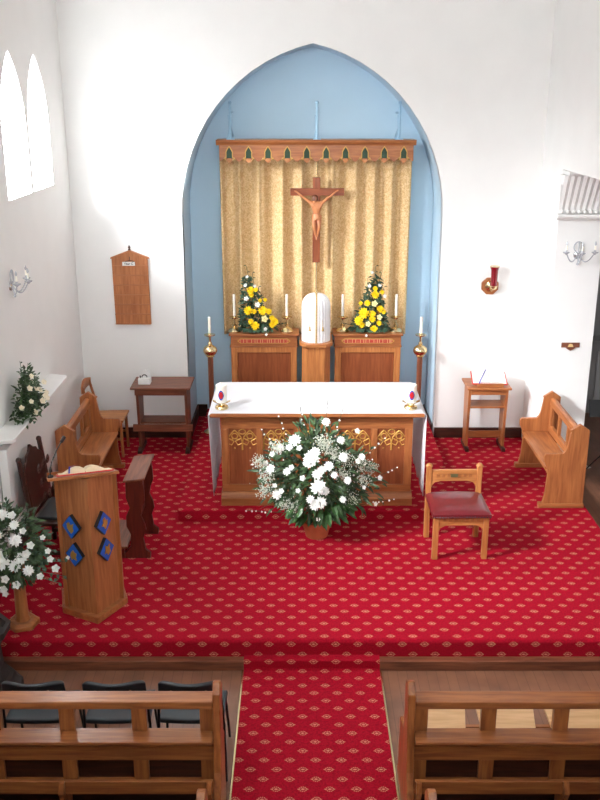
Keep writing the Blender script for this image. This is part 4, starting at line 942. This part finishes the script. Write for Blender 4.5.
mb = MB().add([DK(a, b, desk_z(b)-0.012) for a, b in pl4] + [DK(a, b, desk_z(b)+0.014) for a, b in pl4], [(3,2,1,0), (4,5,6,7), (0,1,5,4), (1,2,6,5), (2,3,7,6), (3,0,4,7)])
mb.build('desk_top', wood('oak', 'x'), lc, bevel=0.004)
mb = MB().add([DK(a, b, desk_z(b)+dz) for dz in (0.014, 0.045) for a, b in ((-0.28, 0.395), (0.24, 0.395), (0.24, 0.42), (-0.28, 0.42))], [(3,2,1,0), (4,5,6,7), (0,1,5,4), (1,2,6,5), (2,3,7,6), (3,0,4,7)])
mb.build('book_stop', wood('oak', 'x'), lc)
for k, (A, Bq, f, z, shape) in enumerate(((FL, F0, 0.42, 0.80, 0), (FL, F0, 0.46, 0.56, 1), (F0, FR, 0.40, 0.815, 2), (F0, FR, 0.44, 0.58, 3))):
    A3, B3 = Vector((A[0], A[1], 0)), Vector((Bq[0], Bq[1], 0)); d = (B3-A3).normalized(); nrm = Vector((d.y, -d.x, 0)); c_ = A3 + (B3-A3)*f + Vector((0, 0, z)) + nrm*0.001
    M_ = Matrix((( d.x, nrm.x, 0, c_.x), (d.y, nrm.y, 0, c_.y), (0, 0, 1, c_.z), (0, 0, 0, 1)))
    di = MB().prism([(0, -0.102), (0.086, 0), (0, 0.102), (-0.086, 0)], 'y', 0.0, 0.03, M=M_).build('diamond_plaque', BLACK, lc, label=('gold winged emblem on blue, upper left', 'gold winged emblem on blue, lower left', 'gold winged emblem on blue, upper right', 'gold winged emblem on blue, lower right')[k])
    MB().prism([(0, -0.098), (0.082, 0), (0, 0.098), (-0.082, 0)], 'y', 0.0302, 0.033, M=M_).build('blue_face', BLUEEN, di)
    e = [[(-0.03, 0.03), (-0.01, 0.045), (0.005, 0.02), (0.035, 0.04), (0.025, 0.0), (0.03, -0.025), (0.008, -0.05), (-0.012, -0.03), (-0.028, -0.01)],
         [(-0.025, 0.02), (-0.005, 0.045), (0.012, 0.025), (0.03, 0.02), (0.02, -0.015), (0.028, -0.04), (0.0, -0.028), (-0.02, -0.042), (-0.032, -0.005)],
         [(-0.018, 0.04), (0.005, 0.05), (0.014, 0.015), (0.034, 0.022), (0.03, -0.012), (0.005, -0.05), (-0.014, -0.02), (-0.035, -0.012), (-0.015, 0.008)],
         [(-0.02, 0.045), (0.0, 0.022), (0.025, 0.042), (0.024, 0.005), (0.032, -0.022), (0.002, -0.046), (-0.01, -0.02), (-0.032, -0.024), (-0.022, 0.01)]][shape]
    MB().prism(e, 'y', 0.0332, 0.040, M=M_).build('gold_figure', GOLD, di)
mic = MB(); p0 = DK(-0.26, 0.10, desk_z(0.10)+0.018)
pp = [Vector(p0), Vector(p0)+Vector((0.0, 0.0, 0.05)), Vector(p0)+Vector((0.0, 0.06, 0.10)), Vector(p0)+Vector((0.02, 0.15, 0.16)), Vector(p0)+Vector((0.04, 0.23, 0.20))]
mc = thing('microphone', 'black gooseneck microphone rising from the lectern desk', 'microphone', tuple(Vector(p0)+Vector((-1.66, 6.68, 0))))
rel = [p - Vector(p0) for p in pp]
MB().tube(rel, 0.0055, 7).build('gooseneck', BLACK, mc, smooth=True)
MB().lathe([(0.0, 0), (0.022, 0), (0.022, 0.012), (0.01, 0.02)], n=12).build('mount', BLACK, mc, smooth=True)
MB().tube([rel[-1], rel[-1]+Vector((0.012, 0.05, 0.02))], [0.013, 0.016], 9).build('head', BLACK, mc, smooth=True)
q = DK(0.0, 0.2, desk_z(0.2)+0.022)
bk = book('open cream paged book with red cover and purple ribbon on the lectern', (q[0]-1.66, q[1]+6.68, q[2]), (0, 0, 0), 0.2, 0.28, OLDPAPER, REDCOVER, RIBBON, 0.05)
bk.rotation_euler = (Matrix.Rotation(math.atan2(rt.y, rt.x), 4, 'Z') @ Matrix.Rotation(-math.atan(0.36), 4, 'X')).to_euler()

# prie-dieu
kd = thing('prayer_desk', 'dark prayer desk with narrow sloping top beside the lectern', 'prayer desk', (-1.47, 7.79, 0.0))
eprof = [(-0.12, 0.0005), (0.11, 0.0005), (0.115, 0.05), (0.07, 0.09), (0.055, 0.20), (0.085, 0.28), (0.075, 0.34), (0.045, 0.42), (0.06, 0.50), (0.085, 0.56), (0.085, 0.66), (0.075, 0.772), (-0.075, 0.752), (-0.08, 0.60), (-0.05, 0.50), (-0.085, 0.42), (-0.09, 0.32), (-0.055, 0.24), (-0.06, 0.12), (-0.12, 0.05)]
for s in (-1, 1):
    e = MB().prism(eprof, 'y', s*0.245-0.018, s*0.245+0.018).build('end_panel', wood('kneel', 'z'), kd, bevel=0.003)
    MB().box(-0.30, -0.121, s*0.245-0.018, s*0.245+0.018, 0.0005, 0.10).build('kneeler_side', wood('kneel', 'x'), e)
MB().add([(x, y, z+dz) for dz in (0.002, 0.022) for (x, y, z) in ((-0.09, -0.30, 0.755), (0.10, -0.30, 0.778), (0.10, 0.30, 0.778), (-0.09, 0.30, 0.755))], [(3,2,1,0), (4,5,6,7), (0,1,5,4), (1,2,6,5), (2,3,7,6), (3,0,4,7)]).build('desk_top', wood('mahog', 'y'), kd, bevel=0.004)
MB().box(-0.02, 0.0, -0.226, 0.226, 0.30, 0.745).build('front_panel', wood('kneel', 'z'), kd)
MB().box(-0.30, -0.09, -0.28, 0.28, 0.101, 0.125).build('kneeling_board', wood('mahog', 'y'), kd, bevel=0.004)

# dark carved chair
dc = thing('carved_chair', 'very dark carved high backed chair against the radiator', 'chair', (-2.18, 7.64, 0.0), R(-3))
D = 'dark'
for y in (-0.27, 0.27):
    MB().tube([(-0.16, y, 0.0), (-0.165, y, 0.42), (-0.19, y, 0.7), (-0.225, y, 1.0)], [0.022]*4, 6).ball((-0.227, y, 1.015), 0.026, 8).build('back_post', wood(D, 'z'), dc, smooth=True)
    MB().tube([(0.17, y*0.95, 0.0), (0.17, y*0.95, 0.1), (0.17, y*0.95, 0.2), (0.17, y*0.95, 0.40)], [0.018, 0.026, 0.016, 0.026], 8).build('leg', wood(D, 'z'), dc, smooth=True)
bp2 = [(-0.215, 0.55), (-0.2, 0.55)]
pan = [(-0.246, 0.50), (0.246, 0.50), (0.246, 0.88), (0.19, 0.93), (0.15, 0.94), (0.12, 0.985), (0.06, 1.0), (0.0, 1.05), (-0.06, 1.0), (-0.12, 0.985), (-0.15, 0.94), (-0.19, 0.93), (-0.246, 0.88)]
MB().prism(pan, 'x', -0.012, 0.012, M=Matrix.Translation((-0.095, 0, 0.02)) @ Matrix.Rotation(R(-7), 4, 'Y')).build('carved_back_panel', wood(D, 'z'), dc, bevel=0.003)
cv = MB()
for i in range(3):
    zc_ = 0.60+0.13*i
    for j in (-1, 0, 1): cv.lathe([(0.045, 0), (0.03, 0.008), (0.012, 0.002), (0.0, 0.01)], (0, 0, 0), 8, M=Matrix.Translation((-0.078-0.016*i, j*0.12, zc_+0.02)) @ Matrix.Rotation(PI/2, 4, 'Y'))
cv.build('rosette_carving', wood(D, 'y'), dc)
MB().box(-0.18, 0.22, -0.285, 0.285, 0.40, 0.43).build('seat', wood(D, 'y'), dc, bevel=0.006)
MB().box(-0.14, 0.19, -0.22, 0.22, 0.4305, 0.46).build('seat_cushion', BLACKF, dc, bevel=0.01)
MB().box(0.155, 0.185, -0.21, 0.21, 0.08, 0.12).box(-0.15, 0.16, -0.24, -0.215, 0.1, 0.13).box(-0.15, 0.16, 0.215, 0.24, 0.1, 0.13).build('stretcher', wood(D, 'y'), dc)

# sanctuary chair with red seat
sc_ = thing('sanctuary_chair', 'low backed oak chair with red leather seat right of the altar', 'chair', (1.44, 7.75, 0.0), R(1))
P_ = 'oakpale'
for x, y, hgt in ((-0.225, -0.225, 0.42), (0.225, -0.225, 0.42), (-0.235, 0.215, 0.72), (0.235, 0.215, 0.72)):
    lg_ = MB().box(x-0.024, x+0.024, y-0.024, y+0.024, 0.0005, hgt).build('leg', wood(P_, 'z'), sc_, bevel=0.005)
    if hgt > 0.5: MB().lathe([(0.033, 0), (0.034, 0.012), (0.018, 0.03), (0.0, 0.035)], (x, y, hgt), 8, rot=PI/8).build('post_cap', wood(P_, 'z'), lg_)
MB().prism([(-0.2, 0.27), (-0.185, 0.31), (-0.14, 0.335), (0.14, 0.335), (0.185, 0.31), (0.2, 0.27), (0.2, 0.42), (-0.2, 0.42)], 'y', -0.24, -0.215).build('front_rail', wood(P_, 'x'), sc_, bevel=0.003)
MB().box(-0.235, -0.21, -0.2, 0.19, 0.35, 0.42).box(0.21, 0.235, -0.2, 0.19, 0.35, 0.42).box(-0.21, 0.21, 0.2, 0.225, 0.35, 0.42).build('side_rail', wood(P_, 'y'), sc_)
def cush(u, v):
    x = -0.262 + 0.524*u; y = -0.27 + 0.50*v; b = (math.sin(PI*u)*math.sin(PI*v))**0.35
    return (x, y, 0.452 + 0.04*b)
cm = MB().grid(cush, 18, 18).prism([(-0.262, -0.27), (0.262, -0.27), (0.262, 0.23), (-0.262, 0.23)], 'z', 0.4205, 0.453)
cu_ = cm.build('seat_cushion', REDLEATHER, sc_, smooth=True, angle=50)
ns = MB()
for i in range(20): ns.ball((-0.25+0.5*i/19, -0.272, 0.43), 0.006, 5)
ns.build('nail_trim', STEEL, cu_)
MB().prism([(-0.211, 0.52), (-0.18, 0.565), (-0.12, 0.58), (0.12, 0.58), (0.18, 0.565), (0.211, 0.52), (0.211, 0.69), (-0.211, 0.69)], 'y', 0.2, 0.23).build('back_rail', wood(P_, 'x'), sc_, bevel=0.003)
for i in (-3, -2, -1, 1, 2, 3):
    MB().box(i*0.05-0.014, i*0.05+0.014, 0.194, 0.1995, 0.62, 0.65).build('carved_square', wood('oak', 'x'), sc_)
    MB().box(i*0.05-0.014, i*0.05+0.014, -0.246, -0.2405, 0.378, 0.404).build('carved_square', wood('oak', 'x'), sc_)
MB().box(-0.033, 0.033, 0.192, 0.1995, 0.62, 0.652).build('name_plate', plain('dull_brass', srgb(120, 116, 80), 0.4, 0.5), sc_)

# ================================================================== nave: pews and stacking chairs
def pew(label, loc, side, ln=2.05, full=True):
    # local x=0 at aisle end, runs towards side*X; back faces the camera (-Y), seat towards +Y
    t = thing('church_pew', label, 'pew', loc, 0, 'oak nave pews')
    def bx(mb, a, b, *r): return mb.box(min(side*a, side*b), max(side*a, side*b), *r)
    ZF = 0.0  # local floor; nave floor
    ep = [(-0.20, 0.0005), (0.42, 0.0005), (0.42, 0.06), (0.36, 0.10), (0.33, 0.42), (0.34, 0.50), (0.14, 0.56), (0.13, 0.66), (0.145, 0.88), (0.10, 0.935), (0.055, 0.955), (0.0, 0.90), (-0.06, 0.40), (-0.15, 0.25), (-0.18, 0.06)]
    if not full: ep = [(y if y < 0.2 else 0.2, z) for y, z in ep]
    for a in (0.0, ln-0.045):
        m = MB().prism(ep, 'x', side*a, side*(a+0.045)); m.build('pew_end', wood('pew', 'z'), t, bevel=0.005)
    a, b = 0.046, ln-0.046
    bx(MB(), a, b, 0.0, 0.115, 0.80, 0.85).build('top_rail', wood('pew', 'x'), t, bevel=0.007)
    bx(MB(), a, b, -0.085, 0.05, 0.615, 0.635).build('book_ledge', wood('pew', 'x'), t, bevel=0.004)
    bx(MB(), a, b, 0.0, 0.025, 0.44, 0.54).build('middle_rail', wood('pew', 'x'), t, bevel=0.003)
    bx(MB(), a, b, 0.0, 0.025, 0.20, 0.30).build('lower_rail', wood('pew', 'x'), t, bevel=0.003)
    for c_ in (0.035, 0.44, 0.87, 1.31, 1.75):
        o = MB(); cc = 0.046 + c_
        lo, hi = cc-0.045 if c_ > 0.1 else 0.046, cc+0.045
        bx(o, lo, hi, 0.02, 0.06, 0.6355, 0.7995).build('upper_post', wood('pew', 'z'), t, bevel=0.003)
        o = MB(); bx(o, lo, hi, 0.002, 0.023, 0.3005, 0.4395).build('lower_post', wood('pew', 'z'), t)
    bx(MB(), a, b, 0.052, 0.07, 0.47, 0.614).build('back_board', wood('pew', 'x'), t)
    bx(MB(), a, b, 0.026, 0.038, 0.05, 0.45).build('underseat_shade_panel', wood('dark', 'x'), t)  # dark sheet standing in for the shade under the seat
    bx(MB(), a, b, -0.125, -0.10, 0.30, 0.39).build('kneeler_board', wood('pew', 'x'), t, bevel=0.004)
    for c_ in (0.005, 0.87, 1.72):
        o = MB(); o.prism([(-0.001, 0.0005), (-0.16, 0.0005), (-0.15, 0.12), (-0.17, 0.22), (-0.155, 0.29), (-0.175, 0.34), (-0.15, 0.395), (-0.126, 0.40), (-0.126, 0.29), (-0.001, 0.29)], 'x', side*(0.046+c_), side*(0.046+c_+0.03)); o.build('kneeler_bracket', wood('pew', 'z'), t)
    if full:
        for i, c_ in enumerate((0.05, 0.49, 0.93, 1.37)):
            o = MB(); x0_, x1_ = side*(0.046+c_-0.03), side*(0.046+c_+0.34)
            o.add([(x, y, z) for z in (0.445, 0.465) for (x, y) in ((x0_, 0.075), (x1_-side*0.06, 0.075), (x1_, 0.47), (x0_, 0.47))], [(3,2,1,0), (4,5,6,7), (0,1,5,4), (1,2,6,5), (2,3,7,6), (3,0,4,7)])
            o.build('seat_board', wood('ply', 'x'), t, bevel=0.003)
        bx(MB(), a, b, 0.30, 0.33, 0.35, 0.4445).build('seat_rail', wood('pew', 'x'), t)
        bx(MB(), a, b, 0.10, 0.13, 0.35, 0.4445).build('seat_rail', wood('pew', 'x'), t)
    return t
pew('front oak pew left of the aisle, behind the black chairs', (-0.468, 4.585, NZ), -1, full=False)
pew('front oak pew right of the aisle, with pale seat boards', (0.632, 4.585, NZ), 1)
pew('second oak pew left of the aisle, only its end top showing', (-0.468, 3.68, NZ), -1)
pew('second oak pew right of the aisle, only its end top showing', (0.632, 3.68, NZ), 1)

def stack_chair():
    t = thing('stacking_chair', 'x', 'chair', (0, 0, 0), 0, 'black chairs in front of the left pew')
    def back(u, v):
        a = (u-0.5)*2; return (0.2*a*(1-0.03*v), 0.02 + 0.075*a*a - 0.03*v, 0.56 + 0.20*v - 0.03*(abs(a)**6)*v)
    o = MB().grid(back, 20, 8).build('backrest', BLACKF, t, smooth=True); q = o.modifiers.new('t', 'SOLIDIFY'); q.thickness = 0.03; q.offset = 0
    b_ = o.modifiers.new('b', 'BEVEL'); b_.width = 0.008; b_.segments = 2; b_.limit_method = 'ANGLE'
    for s in (-1, 1): MB().lathe([(0.008, 0), (0.008, 0.004), (0.0, 0.005)], (0, 0, 0), 8, M=Matrix.Translation((s*0.11, -0.008-0.0+0.008, 0.71)) @ Matrix.Rotation(PI/2, 4, 'X')).build('fixing_cap', CHROME, o)
    def seat(u, v):
        a = (u-0.5)*2; return (0.21*a, 0.07 + 0.33*v, 0.41 + 0.012*a*a - 0.012*math.sin(PI*v) - 0.02*max(0, v-0.85)/0.15)
    o = MB().grid(seat, 12, 12).build('seat', SEATGREY, t, smooth=True); q = o.modifiers.new('t', 'SOLIDIFY'); q.thickness = 0.035; q.offset = 0
    b_ = o.modifiers.new('b', 'BEVEL'); b_.width = 0.01; b_.segments = 2; b_.limit_method = 'ANGLE'
    for s in (-1, 1):
        MB().tube([(s*0.225, -0.02, 0.009), (s*0.21, 0.08, 0.38), (s*0.2, 0.05, 0.60), (s*0.17, 0.05, 0.68)], 0.009, 7).build('rear_leg', STEEL, t, smooth=True)
        MB().tube([(s*0.215, 0.42, 0.009), (s*0.2, 0.34, 0.385), (s*0.2, 0.12, 0.385)], 0.009, 7).build('front_leg', STEEL, t, smooth=True)
    return t
c0 = stack_chair()
for i, (x, lab) in enumerate(((-0.70, 'black stacking chair nearest the aisle, behind the left pew rail'), (-1.175, 'black stacking chair, middle one of the three beyond the left pew'), (-1.69, 'black stacking chair, farthest from the aisle beyond the left pew'))):
    t = c0 if i == 0 else copy_tree(c0)
    t.scale = (1, 1, 0.96)
    t.location = (x, 4.93, NZ+0.0005); t['label'] = lab
    t.rotation_euler = (0, 0, R((0, 2, 1)[i]))

# dark carved font base at the bottom left
ft = thing('font', 'dark carved octagonal stone font beyond the left pew at frame edge', 'font', (-2.33, 5.86, NZ))
ft.scale = (0.88, 0.88, 0.9)
MB().lathe([(0.0, 0.0005), (0.30, 0.0005), (0.30, 0.07), (0.25, 0.11), (0.24, 0.15), (0.0, 0.15)], n=8, rot=PI/8).build('plinth', STONE, ft)
MB().lathe([(0.20, 0.1505), (0.16, 0.25), (0.15, 0.42), (0.19, 0.52)], n=8, rot=PI/8).build('shaft', STONE, ft)
MB().lathe([(0.19, 0.5205), (0.24, 0.56), (0.25, 0.62), (0.21, 0.62), (0.19, 0.56), (0.0, 0.55)], n=8, rot=PI/8).build('bowl', STONE, ft)

# ================================================================== things in the side aisle at the right edge
wc = thing('wainscot', 'grey painted panelled cupboard on the far wall of the side aisle', 'panelling', (4.2, 12.49, NZ))
MB().box(-0.9, 1.2, -0.25, 0, 0.0005, 1.0).build('body', GREY, wc)
MB().box(-0.93, 1.23, -0.28, 0, 1.0, 1.05).build('top', GREY, wc, bevel=0.01)
for i in range(3): MB().box(-0.8+i*0.68, -0.22+i*0.68, -0.275, -0.251, 0.18, 0.9).build('door', plain('light_grey_paint', srgb(168, 168, 168), 0.6), wc, bevel=0.006)
ms = thing('music_stand', 'black tripod music stand in the aisle behind the right bench', 'music stand', (3.55, 9.95, NZ))
for k in range(3):
    a = k*2*PI/3 + 0.7
    MB().tube([(0, 0, 0.35), (0.26*math.cos(a), 0.26*math.sin(a), 0.009)], 0.008, 6).build('leg', BLACK, ms)
MB().tube([(0, 0, 0.2), (0, 0, 0.75)], 0.009, 6).build('pole', BLACK, ms)
MB().box(-0.17, 0.17, -0.01, 0.0, 0.7, 0.9, M=Matrix.Rotation(R(-20), 4, 'X')).build('desk', BLACK, ms)
tag(MB().box(-0.15, 0.15, -0.105, 0.105, 0, 0.003).build('paper_sheet', PAPER, loc=(3.3, 10.25, NZ+0.001)), 'white paper sheet lying on the dark aisle floor by the tripod', 'paper')
bpy.data.objects['paper_sheet'].rotation_euler = (0, 0, 0.5)
